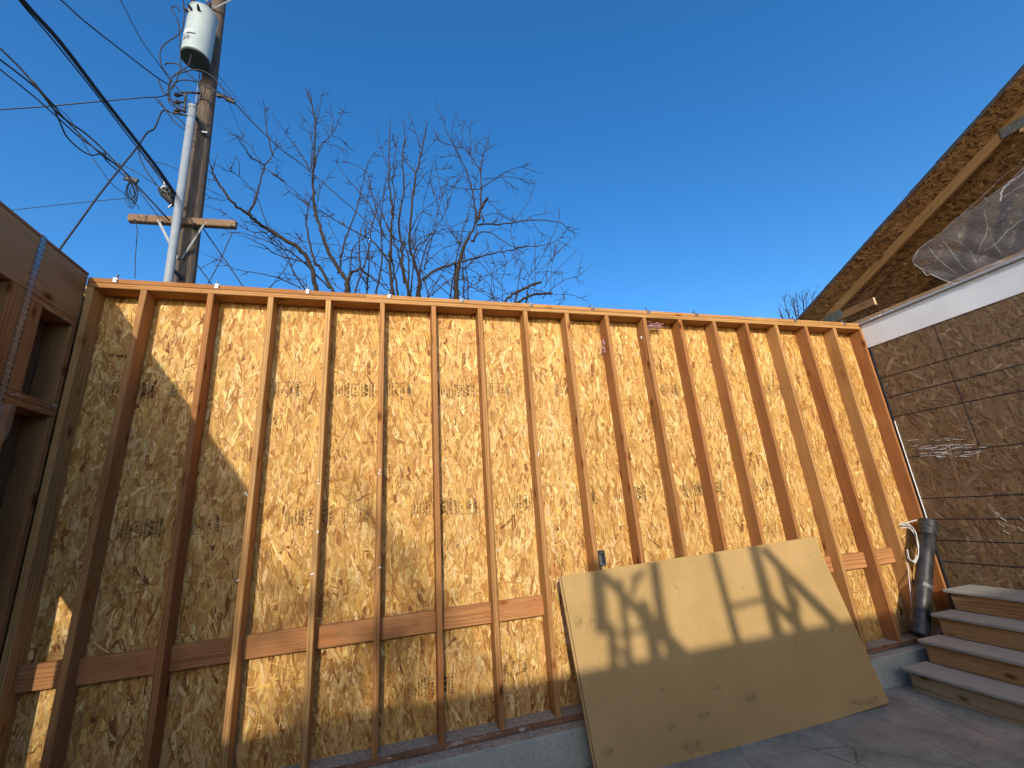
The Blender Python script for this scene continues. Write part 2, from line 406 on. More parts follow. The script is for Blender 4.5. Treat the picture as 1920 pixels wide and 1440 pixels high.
# plates
for (a, b_, z, c) in ((.072, 3.30, 3.109, .35), (3.302, 7.33, 3.109, .2), (.072, 1.9, 3.1475, .7), (1.902, 5.3, 3.1475, .45), (5.302, 7.33, 3.1475, .3)):
    mb = MB(); mb.beam((a, D/2+.001, z), (b_, D/2+.001, z), D+.004, .037, (0, 0, 1), fir(c)); mb.build('top_plate', M['lumber'], wall)
for (a, b_) in ((.072, 3.03), (3.034, 7.33)):
    mb = MB(); mb.beam((a, D/2, -.0195), (b_, D/2, -.0195), D+.004, .037, (0, 0, 1), (.25, .13, .075)); mb.build('sole_plate', M['dusty'], wall)
# blocking between studs
for i in range(17):
    if 8 <= i <= 13 and i not in (13,): continue
    za, zb = .757, .757; t = .757/H
    x0 = STX[i][0]*(1-t)+STX[i][1]*t+.020; x1 = STX[i+1][0]*(1-t)+STX[i+1][1]*t-.020
    dz = random.uniform(-.004, .004)
    mb = MB(); mb.beam((x0, .107, .69+dz), (x1, .107, .69+dz), .036, .136, (0, 0, 1), tuple(np.array(fir(.55))*np.array([1.12, 1.05, 1.1])))
    mb.build('blocking', M['lumber'], wall)
# sheathing panels with their printed marks
def text_mesh(t, size):
    cu = bpy.data.curves.new('t', 'FONT'); cu.body = t; cu.size = size; cu.align_x = 'LEFT'; cu.resolution_u = 2
    ob = bpy.data.objects.new('t', cu); COL.objects.link(ob)
    dg = bpy.context.evaluated_depsgraph_get(); me = ob.evaluated_get(dg).to_mesh()
    V = np.array([v.co[:2] for v in me.vertices]) if len(me.vertices) else np.zeros((0, 2)); F = [list(p.vertices) for p in me.polygons]
    ob.evaluated_get(dg).to_mesh_clear(); bpy.data.objects.remove(ob); bpy.data.curves.remove(cu)
    return V, F
TXT = {}
SY = D-.0042
def put_text(mb, t, x, ztop, height, length, bold=1):
    """text read from top to bottom: baseline on the left, letters' tops to the right"""
    if t not in TXT: TXT[t] = text_mesh(t, 1.0)
    V, F = TXT[t]
    if not len(V): return
    w = V[:, 0].max()-V[:, 0].min(); h = V[:, 1].max()-V[:, 1].min()
    a = (V[:, 0]-V[:, 0].min())/w*length; b = (V[:, 1]-V[:, 1].min())/h*height
    mb.add(np.stack([x+b, np.full(len(a), SY), ztop-a], 1), [f[::-1] for f in F])
def bar(mb, x0, x1, z0, z1):
    mb.add([(x0, SY, z0), (x1, SY, z0), (x1, SY, z1), (x0, SY, z1)], [[0, 1, 2, 3]])
def small_print(mb, x, z0, z1, w=.012):
    z = z1
    while z > z0:
        h = random.uniform(.002, .006); bar(mb, x+random.uniform(0, .002), x+w-random.uniform(0, .004), z-h, z); z -= h+random.uniform(.0015, .005)
        if random.random() < .15: z -= .008
def stamp(x, z, flip=False):
    """text block; x = left edge, z = lower edge; about .3 wide, .115 tall"""
    mb = MB(); h = .12
    order = ['s', 's', 'n', 's', 's', 'm', 's', 'B', 's', 'd', 'APA', 'd', 'l']
    q = x
    for k in order:
        if k == 's': small_print(mb, q, z+random.uniform(0, .03), z+h*random.uniform(.75, 1)); q += .021
        elif k == 'n': put_text(mb, '404', q, z+h*.6, .014, .045); q += .024
        elif k == 'm': small_print(mb, q, z, z+h, .017); q += .026
        elif k == 'B': put_text(mb, '24/16', q, z+h*.98, .024, .115); q += .034
        elif k == 'd': bar(mb, q, q+.0028, z, z+h); bar(mb, q+.007, q+.0098, z, z+h); q += .018
        elif k == 'APA': put_text(mb, 'APA', q, z+h*.97, .033, .108); put_text(mb, 'APA', q+.0015, z+h*.965, .033, .108); q += .043
        elif k == 'l': small_print(mb, q, z, z+h, .02); q += .03
    return mb
def frame_stamp(x, z, top=True):
    mb = MB(); h = .12; w = .2; t = .0022
    zz = z+h if top else z
    bar(mb, x, x+w, zz, zz+t)
    for q in (0, .03, .036, .1, .15, w-t): bar(mb, x+q, x+q+t, z, z+h)
    small_print(mb, x+.008, z+.01, z+h-.01, .014); small_print(mb, x+.157, z+.01, z+h-.01, .018); small_print(mb, x+.172, z+.01, z+h-.03, .012)
    put_text(mb, 'II', x+.055, z+h*.5, .014, .02)
    small_print(mb, x+.115, z+.04, z+h-.03, .018)
    return mb
PW = 1.2192
panels = []
edges = [-.082, 1.2195, 2.4387, 3.658, 4.877, 6.0965, 7.333]
for k in range(6):
    x0, x1 = edges[k], edges[k+1]-.003
    mb = MB(); mb.box(x0, x1, D, D+.011, -.045, 3.168, (.40, .23, .085), 2, .0005)
    strands(mb, (x0, D-.0002, -.045), (1, 0, 0), (0, 0, 1), x1-x0, 3.21, 7.5, tone=((1, .98, .95), (.97, .93, .85), (1.04, 1.03, 1.04), (1.0, .97, .93), (1.03, 1.02, 1.0), (.96, .92, .86))[k], ang=math.pi/2+(0, .06, -.04, .03, -.07, .04)[k])
    panels.append(mb.build('sheathing_panel', M['osb'], wall))
def panel_for(x):
    for k in range(6):
        if x < edges[k+1]: return panels[k]
    return panels[-1]
zu = at(692, 747, 1, D)[2]; zl = at(590, 985, 1, D)[2]
for (px, py) in ((692, 735), (882, 735), (277, 735)):
    x = at(px, py, 1, D)[0]-.27; st = stamp(x, zu+.006); st.build('printed_mark', M['ink'], panel_for(x+.15))
for px in (512, 727, 916, 1040, 1240, 320, 1440):
    x = at(px, 735, 1, D)[0]; frame_stamp(x, zu+.006).build('printed_mark', M['ink'], panel_for(x+.1))
for (px, py) in ((292, 990), (612, 970), (838, 960), (1010, 950), (1205, 940), (1350, 930)):
    x = at(px, py, 1, D)[0]-.27; stamp(x, zl).build('printed_mark', M['ink'], panel_for(x+.15))
for px in (642, 852, 1082, 355, 1290, 1425):
    x = at(px, 970, 1, D)[0]; frame_stamp(x, zl, False).build('printed_mark', M['ink'], panel_for(x+.1))
for px in (765, 1330):
    x = at(px, 1330, 1, D)[0]; zz = at(px, 1340, 1, D)[2]; stamp(x, .22).build('printed_mark', M['ink'], panel_for(x+.15))
x = at(945, 1300, 1, D)[0]; frame_stamp(x, .22, True).build('printed_mark', M['ink'], panel_for(x+.1))
# metal clips along the top edge
for px in (217, 407, 577, 730, 865, 995, 1110, 1215, 1305, 1490, 1583):
    yy = 517+(px-170)*.0622; p = at(px, yy, 1, -.004); x = p[0]
    mb = MB(); mb.box(x-.013, x+.013, -.006, -.002, 3.136, 3.168, ch=.0005)
    mb.box(x-.013, x+.013, -.006, .045, 3.1685, 3.1715, ch=.0005)
    a = random.uniform(.006, .02)
    mb.beam((x-.012, .02, 3.172), (x-.012+a, .012, 3.205), .003, .02, (0, 1, 0), ch=.0004)
    mb.tube([(x+.01, -.006, 3.15), (x+.012, -.03, 3.147)], .0035, 6)
    mb.build('metal_clip', M['zinc'], wall)

# outlet box on a stud
tb = thing('outlet_box', (3.712, .03, .92), 'small open metal outlet box on a stud just above the tan board', 'outlet box')
x0 = STX[9][0]*.68+STX[9][1]*.32+.0195; mb = MB(); w, hh, dd = .052, .11, .055
for (a, b_, c, e) in ((0, .002, 0, hh), (w-.002, w, 0, hh)): mb.box(x0+a, x0+b_, -.012, dd, .925+c, .925+e, ch=.0004)
for z in (0, hh-.002): mb.box(x0, x0+w, -.012, dd, .925+z, .927+z, ch=.0004)
mb.box(x0, x0+w, dd, dd+.002, .925, .925+hh, ch=.0004)
mb.build('box_shell', M['zincdull'], tb)
for z in (.936, 1.024):
    mb = MB(); mb.box(x0+.014, x0+.038, -.014, -.011, z-.004, z+.004, ch=.0004)
    mb.build('ear', M['zinc'], tb)

# ------------------------------------------------------------------ foundation, yard
mb = MB(); mb.box(-.5, 7.4, -.10, .2, GZ-.3, -.041, ch=.006)
tag(mb.build('foundation_wall', M['stem']), 'low pale concrete foundation wall under the timber stud wall', 'foundation')
mb = MB(); mb.add([(-400, -400, GZ), (400, -400, GZ), (400, 600, GZ), (-400, 600, GZ)], [[0, 1, 2, 3]])
tag(mb.build('ground', M['slab']), kind='structure')

# crumbs of plaster and sawdust on the sole plate, ledge and blocking
mb = MB()
def crumb(x, y, z, r):
    a = rng.normal(0, 1, (4, 3)); a /= np.linalg.norm(a, axis=1)[:, None]; a *= r*rng.uniform(.5, 1, (4, 1)); a[:, 2] *= .6
    mb.add(a+np.array([x, y, z+r*.3]), [[0, 1, 2], [0, 2, 3], [0, 3, 1], [1, 3, 2]])
for k in range(7000):
    x = random.uniform(.5, 7.3); crumb(x, D-abs(random.gauss(0, .06)), -.001, random.uniform(.0015, .0055))
for k in range(4200):
    x = random.uniform(.5, 6.3); crumb(x, -abs(random.gauss(0, .035))-.004, -.041, random.uniform(.0015, .006))
for k in range(1100):
    x = random.uniform(.2, 3.3) if random.random() < .8 else random.uniform(5.3, 7); crumb(x, random.uniform(.092, .135), .758, random.uniform(.002, .006))
for k in range(500):
    crumb(random.uniform(1, 6.2), -.1-abs(random.gauss(0, .12)), GZ, random.uniform(.002, .007))
for (y0, y1, z) in ((.001, .1395, .0014), (-.0975, -.003, -.0396)):
    nx, ny = 400, 8; V = []
    for j in range(ny+1):
        for i in range(nx+1): V.append((.12+7.19*i/nx if y0 > 0 else .2+5.9*i/nx, y0+(y1-y0)*j/ny, z+random.uniform(0, .0022)*(0 if j == 0 else 1)))
    mb.add(V, [[j*(nx+1)+i, j*(nx+1)+i+1, (j+1)*(nx+1)+i+1, (j+1)*(nx+1)+i] for j in range(ny) for i in range(nx)])
mb.build('crumbs', M['chip'])
tag(bpy.data.objects['crumbs'], 'pale crumbs of plaster and sawdust lying on the sole plate', 'debris', kind='stuff')

# ------------------------------------------------------------------ left wall (runs towards the viewer)
lw = thing('framed_wall', (0, -2, GZ), 'shaded timber framed wall with deep header beam at the left edge', 'wall')
YE = -4.45
mb = MB(); mb.beam((.026, YE, 2.999), (.026, -.002, 2.999), .086, .35, (0, 0, 1), (.40, .235, .105)); mb.build('header_beam', M['lumber'], lw)
mb = MB(); mb.beam((.002, YE, 3.186), (.002, -.002, 3.186), .139, .02, (0, 0, 1), (.30, .15, .08)); mb.build('cap_strip', M['lumber'], lw)
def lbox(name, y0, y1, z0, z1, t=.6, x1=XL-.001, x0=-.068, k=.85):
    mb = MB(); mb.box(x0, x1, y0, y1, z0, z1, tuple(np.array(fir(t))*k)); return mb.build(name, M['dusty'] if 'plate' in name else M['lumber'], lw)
lbox('header_plate', -.398, -.003, 2.784, 2.822)
lbox('stud', -.040, -.003, 2.246, 2.782)
lbox('stud', -.395, -.302, 2.246, 2.782, .5)
lbox('sill_plate', -.398, -.003, 2.206, 2.244); lbox('sill_plate', -.398, -.003, 2.166, 2.204)
lbox('stud', -.040, -.003, GZ+.04, 2.164)
lbox('stud', -.395, -.335, GZ+.04, 2.164, .2)
lbox('post', -.548, -.401, 1.70, 2.822, .55); lbox('header_plate', -1.85, -.397, 1.66, 1.699)
for y in (-1.85, -2.3, -2.7, -3.1, -3.5, -3.9, -4.3): lbox('stud', y-.038, y, GZ+.04, 2.822)
lbox('sole_plate', YE, -.003, GZ+.001, GZ+.038)
def lsheath(y0, y1, z0, z1, fine=False):
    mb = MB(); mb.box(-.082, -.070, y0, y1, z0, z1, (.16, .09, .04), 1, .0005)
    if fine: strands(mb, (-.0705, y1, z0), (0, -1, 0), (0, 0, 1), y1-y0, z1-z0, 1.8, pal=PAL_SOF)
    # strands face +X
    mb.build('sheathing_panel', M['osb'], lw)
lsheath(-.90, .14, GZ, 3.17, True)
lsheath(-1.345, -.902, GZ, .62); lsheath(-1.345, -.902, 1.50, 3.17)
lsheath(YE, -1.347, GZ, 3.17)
# nail-plate strap over the header
mb = MB(); y0, y1 = -.446, -.402; ztop, zbot = 3.197, 1.75; xf = .0705
mb.box(xf, xf+.0016, y0+.004, y1-.004, zbot, ztop, ch=.0003)
z = zbot
while z < ztop-.02:
    for (a, b_) in ((y0, y0+.004), (y1-.004, y1)): mb.box(xf, xf+.0016, a, b_, z, z+.022, ch=.0002)
    z += .036
mb.box(-.03, xf+.0016, y0, y1, ztop+.0005, ztop+.0025, ch=.0003)
st_ = mb.build('metal_strap', M['zinc'], lw)
mb = MB(); z = zbot
while z < ztop-.02:
    for y in (y0+.008, y1-.008): mb.tube([(xf+.0012, y, z+.029), (xf+.0035, y, z+.029)], .0034, 6)
    z += .036
mb.build('nail_row', M['steel'], st_)

# ------------------------------------------------------------------ film helper
def film(name, corners, nu, nv, amp, label, seed, folds=7, tip=None):
    rs = np.random.default_rng(seed); P = [np.array(c, float) for c in corners]
    nrm = np.cross(P[1]-P[0], P[3]-P[0]); nrm /= np.linalg.norm(nrm)
    ph = rs.uniform(0, 6.28, folds); fr = rs.uniform(2, 13, folds); an = rs.uniform(-.9, .9, folds); am = rs.uniform(.2, 1, folds)/np.sqrt(fr)
    V = []
    for j in range(nv+1):
        for i in range(nu+1):
            u, v = i/nu, j/nv
            p = (P[0]*(1-u)+P[1]*u)*(1-v)+(P[3]*(1-u)+P[2]*u)*v
            if tip is not None: p = p+np.array(tip)*max(0, 1-u*6)*(4*v*(1-v))
            h = sum(am[k]*(1-abs(math.sin(fr[k]*(u+an[k]*v)+ph[k]))) for k in range(folds))
            V.append(p+nrm*amp*h+np.array([0, 0, 1])*amp*.5*math.sin(9*u+3*v))
    F = [[j*(nu+1)+i, j*(nu+1)+i+1, (j+1)*(nu+1)+i+1, (j+1)*(nu+1)+i] for j in range(nv) for i in range(nu)]
    mb = MB(); mb.add(V, F); o = mb.build(name, M['film'], None, True)
    return tag(o, label, 'plastic sheet')
film('plastic_sheet', [at(-60, 745, 0, .10), at(36, 762, 0, .09), at(18, 822, 0, .10), at(-60, 900, 0, .12)], 40, 30, .02,
     'clear crumpled plastic film hanging at the left edge below the sill', 3)

# ------------------------------------------------------------------ house on the right
house = thing('house', (9, -4, GZ), 'unfinished house at right with open gable, strand board wall and shingled roof', 'house')
SL = .456; ZR = 3.634        # underside of roof: z = ZR - SL*y
YEV, YRG = .95, -5.2
zr = lambda y: ZR-SL*y
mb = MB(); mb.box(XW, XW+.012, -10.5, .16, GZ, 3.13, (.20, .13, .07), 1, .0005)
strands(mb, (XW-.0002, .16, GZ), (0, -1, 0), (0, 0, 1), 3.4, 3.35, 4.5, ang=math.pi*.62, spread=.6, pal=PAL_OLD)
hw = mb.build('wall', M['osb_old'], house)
hw['label'] = 'brown weathered strand board house wall'
# siding course lines snapped on the wall
for z in (2.49, 2.27, 2.055, 1.62, 1.20, 1.0, .80, .6):
    mb = MB()
    for k in range(17):
        y = .0-k*.2; zz = z+random.uniform(-.001, .001)
        mb.box(XW-.0062, XW-.001, y-.2, y, zz-.003, zz+.003, ch=.0004)
    mb.build('course_line', M['membrane'], hw)
mb = MB()
yj = at(1790, 710, 0, XW)[1]
mb.box(XW-.0052, XW-.001, yj-.0008, yj+.0008, 1.6, 2.85, ch=.0004)
mb.build('panel_joint', M['membrane'], hw)
# white overspray / scraped caulk streaks
mb = MB()
for k in range(70):
    px = min(1850, max(1695, random.gauss(1768, 38))); py = random.choice((826, 838, 843, 852, 858))+random.gauss(0, 1.5)-(px-1700)*.03
    p = at(px, py, 0, XW-.004); L = random.uniform(.01, .10); w = random.uniform(.0006, .0024)
    mb.box(XW-.0068, XW-.0035, p[1]-L, p[1], p[2]-w, p[2]+w, ch=.0003)
for k in range(7):
    p = at(random.uniform(1860, 1915), random.uniform(950, 1015), 0, XW-.004)
    mb.beam((XW-.006, p[1], p[2]), (XW-.006, p[1]-.03, p[2]-.03), .0015, .003, (0, 0, 1), ch=.0003)
mb.build('caulk_smear', M['white'], hw)['kind'] = 'stuff'
# black membrane strip in the corner and pale edge
mb = MB(); mb.box(XW-.014, XW-.002, -.022, -.002, .3, 2.86, ch=.001); mb.build('corner_membrane', M['membrane'], house)
mb = MB()
z = .95
while z < 2.0:
    h = random.uniform(.03, .09); mb.box(XW-.017, XW-.0045, -.027, -.0235+random.uniform(-.001, .001), z, z+h, ch=.0008); z += h+.001
mb.build('caulk_bead', M['white'], house)['kind'] = 'stuff'
mb = MB(); mb.box(XW-.012, XW-.001, -10.4, .005, 2.86, 3.135, ch=.002); t_ = mb.build('trim_board', M['white'], house)
mb = MB(); mb.box(XW-.045, XW-.001, -10.4, .008, 3.137, 3.15, ch=.002); mb.box(XW-.018, XW-.002, -10.4, .0075, 3.15, 3.172, ch=.002); mb.build('ledge', M['ledgegrey'], house)
mb = MB(); mb.beam((XW+.07, -10.4, 3.194), (XW+.07, .14, 3.194), .13, .038, (0, 0, 1), (.38, .23, .12)); mb.build('wall_plate', M['dusty'], house)
# floor of the attic, far walls keep the inside dark
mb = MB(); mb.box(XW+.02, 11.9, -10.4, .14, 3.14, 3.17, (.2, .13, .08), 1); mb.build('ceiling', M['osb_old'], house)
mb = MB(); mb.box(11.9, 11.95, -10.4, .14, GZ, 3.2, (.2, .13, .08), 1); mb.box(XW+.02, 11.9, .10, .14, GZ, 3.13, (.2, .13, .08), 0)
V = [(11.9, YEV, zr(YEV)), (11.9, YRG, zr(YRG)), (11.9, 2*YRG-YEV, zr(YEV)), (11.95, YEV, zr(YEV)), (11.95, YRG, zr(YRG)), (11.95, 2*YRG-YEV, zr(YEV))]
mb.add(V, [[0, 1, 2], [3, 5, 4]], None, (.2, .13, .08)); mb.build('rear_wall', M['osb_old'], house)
# roof deck, strands on its underside
XE = 7.04
sn = math.sqrt(1+SL*SL); dv = np.array([0, -1/sn, SL/sn]); Lr = (YEV-YRG)*sn; nup = np.array([0, SL/sn, 1/sn])
mb = MB()
p0 = np.array([XE, YEV, zr(YEV)]); t0 = .012
def slab(mb, x0, x1, a, b_, t, col, off=0.0):
    q = [a+nup*off, b_+nup*off, b_+nup*(off+t), a+nup*(off+t)]
    V = [(x0, *k[1:]) for k in q]+[(x1, *k[1:]) for k in q]
    mb.add(V, [[0, 1, 2, 3], [7, 6, 5, 4], [0, 4, 5, 1], [1, 5, 6, 2], [2, 6, 7, 3], [3, 7, 4, 0]], None, col)
pr = p0+dv*Lr
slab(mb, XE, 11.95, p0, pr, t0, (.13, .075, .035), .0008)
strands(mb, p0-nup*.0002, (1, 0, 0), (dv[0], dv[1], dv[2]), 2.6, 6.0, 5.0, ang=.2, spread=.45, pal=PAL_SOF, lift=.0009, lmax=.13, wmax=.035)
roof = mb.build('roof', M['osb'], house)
mb = MB(); q0 = np.array([XE, 2*YRG-YEV, zr(YEV)]); nup2 = nup*np.array([1, -1, 1]); nu_ = nup; nup = nup2
slab(mb, XE, 11.95, pr, q0, t0+.01, (.13, .08, .05), .0008); nup = nu_
mb.build('roof', M['osb_old'], house)
# shingles: stepped courses
mb = MB(); k = 0; s0 = -.01
while s0 < Lr:
    a = p0+dv*s0; b_ = p0+dv*min(s0+.27, Lr)
    slab(mb, XE-.012-random.uniform(0, .006), 11.96, a+nup*(t0+.0065), b_+nup*(t0+.001), .005, (1, 1, 1)); s0 += .143; k += 1
mb.build('shingle_courses', M['shingle'], roof)
mb = MB(); slab(mb, XE-.006, XE, p0+dv*.0, p0+dv*Lr, .016, (1, 1, 1), -.002); mb.build('drip_edge', M['shingle'], roof)
# gable truss
XT = XW+.045
for xt, kk in ((XT, 1),):
    mb = MB(); c0 = np.array([xt, YEV-.05, zr(YEV-.05)])-nup*.048; mb.beam(c0, c0+dv*(Lr-.1), .038, .089, tuple(nup), (.29, .175, .078) if kk else (.34, .2, .1)); mb.build('top_chord', M['lumber'], house)
hz = at(1640, 564, 0, XT)
mb = MB(); mb.beam((XT-.001, .55, hz[2]-.003), (XT-.001, hz[1], hz[2]-.003), .036, .089, (0, 0, 1), (.24, .135, .06)); mb.build('bottom_chord', M['lumber'], house)
mb = MB(); mb.box(XT-.019, XT+.018, hz[1]-.002, hz[1]-.0005, hz[2]-.047, hz[2]+.041, (.6, .44, .27), 2, .0002); mb.build('cut_end', M['lumber'], house)
def conn(px0, py0, dy, dz):
    a = at(px0, py0, 0, XT-.021); mb = MB()
    ya, yb = a[1]-dy/2, a[1]+dy/2; za, zb = a[2]-dz/2, a[2]+dz/2; n = 9
    for k in range(n):
        y0 = ya+(yb-ya)*k/n; mb.box(XT-.0225, XT-.0205+(.0012 if k % 2 else 0), y0, y0+(yb-ya)/n-.002, za, zb, ch=.0003)
    mb.build('connector_plate', M['zincdull'], house)
conn(1562, 594, .22, .10); conn(1903, 236, .2, .09)
a = at(1905, 232, 0, XT); mb = MB(); mb.beam((XT, a[1]-.02, a[2]-.06), (XT, a[1]-1.7, 3.25), .037, .089, (0, 0, 1), (.45, .28, .13)); mb.build('web_member', M['lumber'], house)
# clear film draped in the gable
film('plastic_sheet', [at(1742, 452, 0, XW-.035), at(2010, 236, 0, XW-.04), at(2010, 478, 0, XW-.02), at(1782, 532, 0, XW-.03)], 130, 60, .035,
     'clear crumpled plastic film draped in the open gable at right', 5, 9, tip=at(1708, 492, 0, XW-.03)-at(1758, 492, 0, XW-.03))
fm = bpy.data.materials.new('painted_fold_highlight'); fm.use_nodes = True; fb = fm.node_tree.nodes['Principled BSDF']  # pale strips painted in for the bright highlights along the film's folds
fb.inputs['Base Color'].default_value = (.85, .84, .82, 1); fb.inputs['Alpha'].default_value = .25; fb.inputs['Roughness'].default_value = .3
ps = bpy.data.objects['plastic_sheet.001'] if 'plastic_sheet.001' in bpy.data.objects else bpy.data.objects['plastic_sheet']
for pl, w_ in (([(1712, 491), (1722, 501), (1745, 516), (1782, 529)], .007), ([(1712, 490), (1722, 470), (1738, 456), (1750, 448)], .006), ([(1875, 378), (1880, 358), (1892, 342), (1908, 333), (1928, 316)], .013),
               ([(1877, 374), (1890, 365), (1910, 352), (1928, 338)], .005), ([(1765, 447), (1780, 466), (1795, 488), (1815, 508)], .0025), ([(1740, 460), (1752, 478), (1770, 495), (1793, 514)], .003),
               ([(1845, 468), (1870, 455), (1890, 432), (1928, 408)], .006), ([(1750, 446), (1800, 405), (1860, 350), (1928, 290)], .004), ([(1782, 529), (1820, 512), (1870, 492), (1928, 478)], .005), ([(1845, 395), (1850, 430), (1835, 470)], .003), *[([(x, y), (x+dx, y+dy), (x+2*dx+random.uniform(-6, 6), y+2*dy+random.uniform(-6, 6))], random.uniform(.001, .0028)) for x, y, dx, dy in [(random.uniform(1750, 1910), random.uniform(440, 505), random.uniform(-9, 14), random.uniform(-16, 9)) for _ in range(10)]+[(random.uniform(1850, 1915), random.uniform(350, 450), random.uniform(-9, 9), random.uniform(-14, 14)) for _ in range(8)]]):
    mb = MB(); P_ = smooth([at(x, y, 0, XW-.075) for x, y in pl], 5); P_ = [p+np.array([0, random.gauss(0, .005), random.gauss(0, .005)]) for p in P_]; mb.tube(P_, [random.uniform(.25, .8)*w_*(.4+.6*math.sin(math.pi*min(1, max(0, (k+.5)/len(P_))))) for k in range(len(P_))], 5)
    o = mb.build('fold_highlight', fm, ps, True)
# bits of foam on the ledge
mb = MB(); random.seed(21)
for px, py in ((1628, 588), (1634, 585), (1642, 583), (1664, 578), (1672, 576), (1790, 528), (1640, 590)):
    p = at(px, py, 0, XW-.03)
    for k in range(5): crumb(XW-.03+random.uniform(-.01, .01), p[1]+random.uniform(-.03, .03), 3.151, random.uniform(.008, .02))
tag(mb.build('foam_scraps', M['white'], None), 'torn white foam scraps lying on the ledge above the trim board', 'debris', kind='stuff')

# ------------------------------------------------------------------ steps
steps = thing('steps', (6.8, -1.5, GZ), 'four wooden steps with grey treads climbing to the house wall', 'steps')
NX = [6.19, 6.455, 6.705, 6.95]; NZ = [-.09, .08, .248, .415]; Y0, Y1 = -.2, -2.6
for k in range(4):
    x0 = NX[k]; x1 = (NX[k+1]+.03) if k < 3 else XW-.004; mid = (x0+x1)/2
    g = .0016
    tr = MB(); tr.box(x0, mid-g, Y1, Y0, NZ[k]-.026, NZ[k], axis=1, ch=.004); tr.box(mid+g, x1-.004, Y1, Y0, NZ[k]-.026, NZ[k], axis=1, ch=.004)
    tr.build('tread', M['tread'], steps)
    zb = (NZ[k-1]+.001) if k else GZ+.001
    mb = MB(); c = (.44, .255, .11) if k else (.38, .28, .155)
    mb.box(x0+.03, x0+.052, Y1+.01, Y0-.03, zb, NZ[k]-.027, c, 1, .001)
    mb.build('riser', M['lumber'], steps)
for y in (Y0-.10, -1.3, -2.5):
    mb = MB()
    for k in range(4):
        x1 = NX[k+1]+.051 if k < 3 else XW-.01
        mb.box(NX[k]+.053, x1, y-.04, y, GZ+.001, NZ[k]-.028, (.2, .13, .08), 0, .001)
    mb.build('stringer', M['lumber'], steps)

# ------------------------------------------------------------------ black drain pipe and cable coil
pa = at(1723, 1190, 1, -.085); pb = at(1741, 978, 1, -.05)
pa = np.array(pa); pb = np.array(pb); ax = (pb-pa)/np.linalg.norm(pb-pa); Lp = np.linalg.norm(pb-pa)
pipe = thing('drain_pipe', tuple(pa), 'black plastic drain pipe leaning in the corner beside the steps', 'pipe')
pr_ = .064
P = lambda t: pa+ax*Lp*t
mb = MB(); mb.tube([P(0), P(.3), P(.7), P(.93)], pr_, 28); mb.build('pipe_body', M['abs'], pipe, True)
mb = MB()
mb.tube([P(.86), P(.865), P(.93), P(.935), P(.94), P(.995), P(1.0)], [pr_*1.02, pr_*1.13, pr_*1.13, pr_*1.2, pr_*1.2, pr_*1.2, pr_*1.14], 56, cap=True)
mb.build('coupling', M['abs'], pipe, False)
mb = MB(); mb.tube([P(-.005), P(0), P(.08), P(.09), P(.17), P(.175)], [pr_*1.1, pr_*1.16, pr_*1.16, pr_*1.1, pr_*1.1, pr_*1.0], 56); mb.build('foot_fitting', M['abs'], pipe, False)
# side tabs
sd = np.cross(ax, [0, 1, 0]); sd /= np.linalg.norm(sd); fw = np.cross(sd, ax); fw = fw if fw[1] < 0 else -fw
for t in (.13, .40):
    mb = MB()
    pts = [P(t)+(math.cos(a)*sd*-1+math.sin(a)*fw)*(pr_*1.05) for a in np.linspace(-1.0, 1.5, 9)*-1+1.57]
    for i in range(8):
        mb.beam(pts[i], pts[i+1], .004, .035, tuple(ax), ch=.0008)
    mb.build('clamp_band', M['abs'] if t < .3 else M['zincdull'], pipe)
coil = MB()
c0 = at(1690, 988, 1, -.01); 
def pxp(pts, ax_, v): return [at(x, y, ax_, v) for x, y in pts]
for k, (dx, dy) in enumerate(((0, 0), (2, 3), (4, 6), (1, -3), (6, 1))):
    p = [(1686+dx, 984+dy), (1700+dx, 984+dy), (1712+dx*.7, 996+dy), (1720, 1015+dy), (1722, 1035+dy), (1714+dx*.5, 1052+dy*.5), (1703+dx*.4, 1048), (1700+dx*.2, 1030)]
    coil.tube(smooth([at(x, y, 1, -.012-.009*k) for x, y in p]), .0048, 6)
coil.tube(smooth(pxp([(1686, 984), (1700, 980), (1719, 975)], 1, -.03)), .006, 6)
coil.tube(smooth(pxp([(1701, 1050), (1706, 1100), (1712, 1160)], 1, -.0)), .004, 6)
tag(coil.build('cable_coil', M['cable_white'], None, True), 'coil of white electrical cable hanging behind the black pipe', 'cable')

# ------------------------------------------------------------------ two leaning boards
tl = at(1052, 1080, 1, -.06); tr_ = at(1527, 1006, 1, -.06); br_ = at(1655, 1325, 2, GZ+.004)
ex = (tr_-tl); ex[2] *= 1; Lb = np.linalg.norm(ex); ex /= Lb
ey = br_-tr_; ey -= ex*np.dot(ey, ex); Hb = np.linalg.norm(ey); ey /= Hb; en = np.cross(ex, ey); en = en if en[1] < 0 else -en
def sheet(corner, name, label, t):
    mb = MB(); W_, H_ = Lb, 1.235
    V = []
    for d in (0, -t):
        for (a, b_) in ((0, 0), (W_, 0), (W_, H_), (0, H_)): V.append(corner+ex*a+ey*b_+en*d)
    V = np.array(V); fr = [[0, 3, 2, 1], [4, 5, 6, 7], [0, 1, 5, 4], [1, 2, 6, 5], [2, 3, 7, 6], [3, 0, 4, 7]]
    mb.add(V, fr); o = mb.build(name, M['tan']); o.data.materials.append(M['tanedge'])
    for i in range(2, 6): o.data.polygons[i].material_index = 1
    mo = o.modifiers.new('bevel', 'BEVEL'); mo.width = .0015; mo.segments = 1
    tag(o, label, 'board', 'tan boards leaning on the stud wall'); return o
fboard = sheet(tl, 'wall_board', 'front tan board leaning on the studs, striped by shadows', .015)
sheet(tl-en*.0195-ex*.012+ey*.006, 'wall_board', 'rear tan board of the leaning pair, only its edge showing', .022)

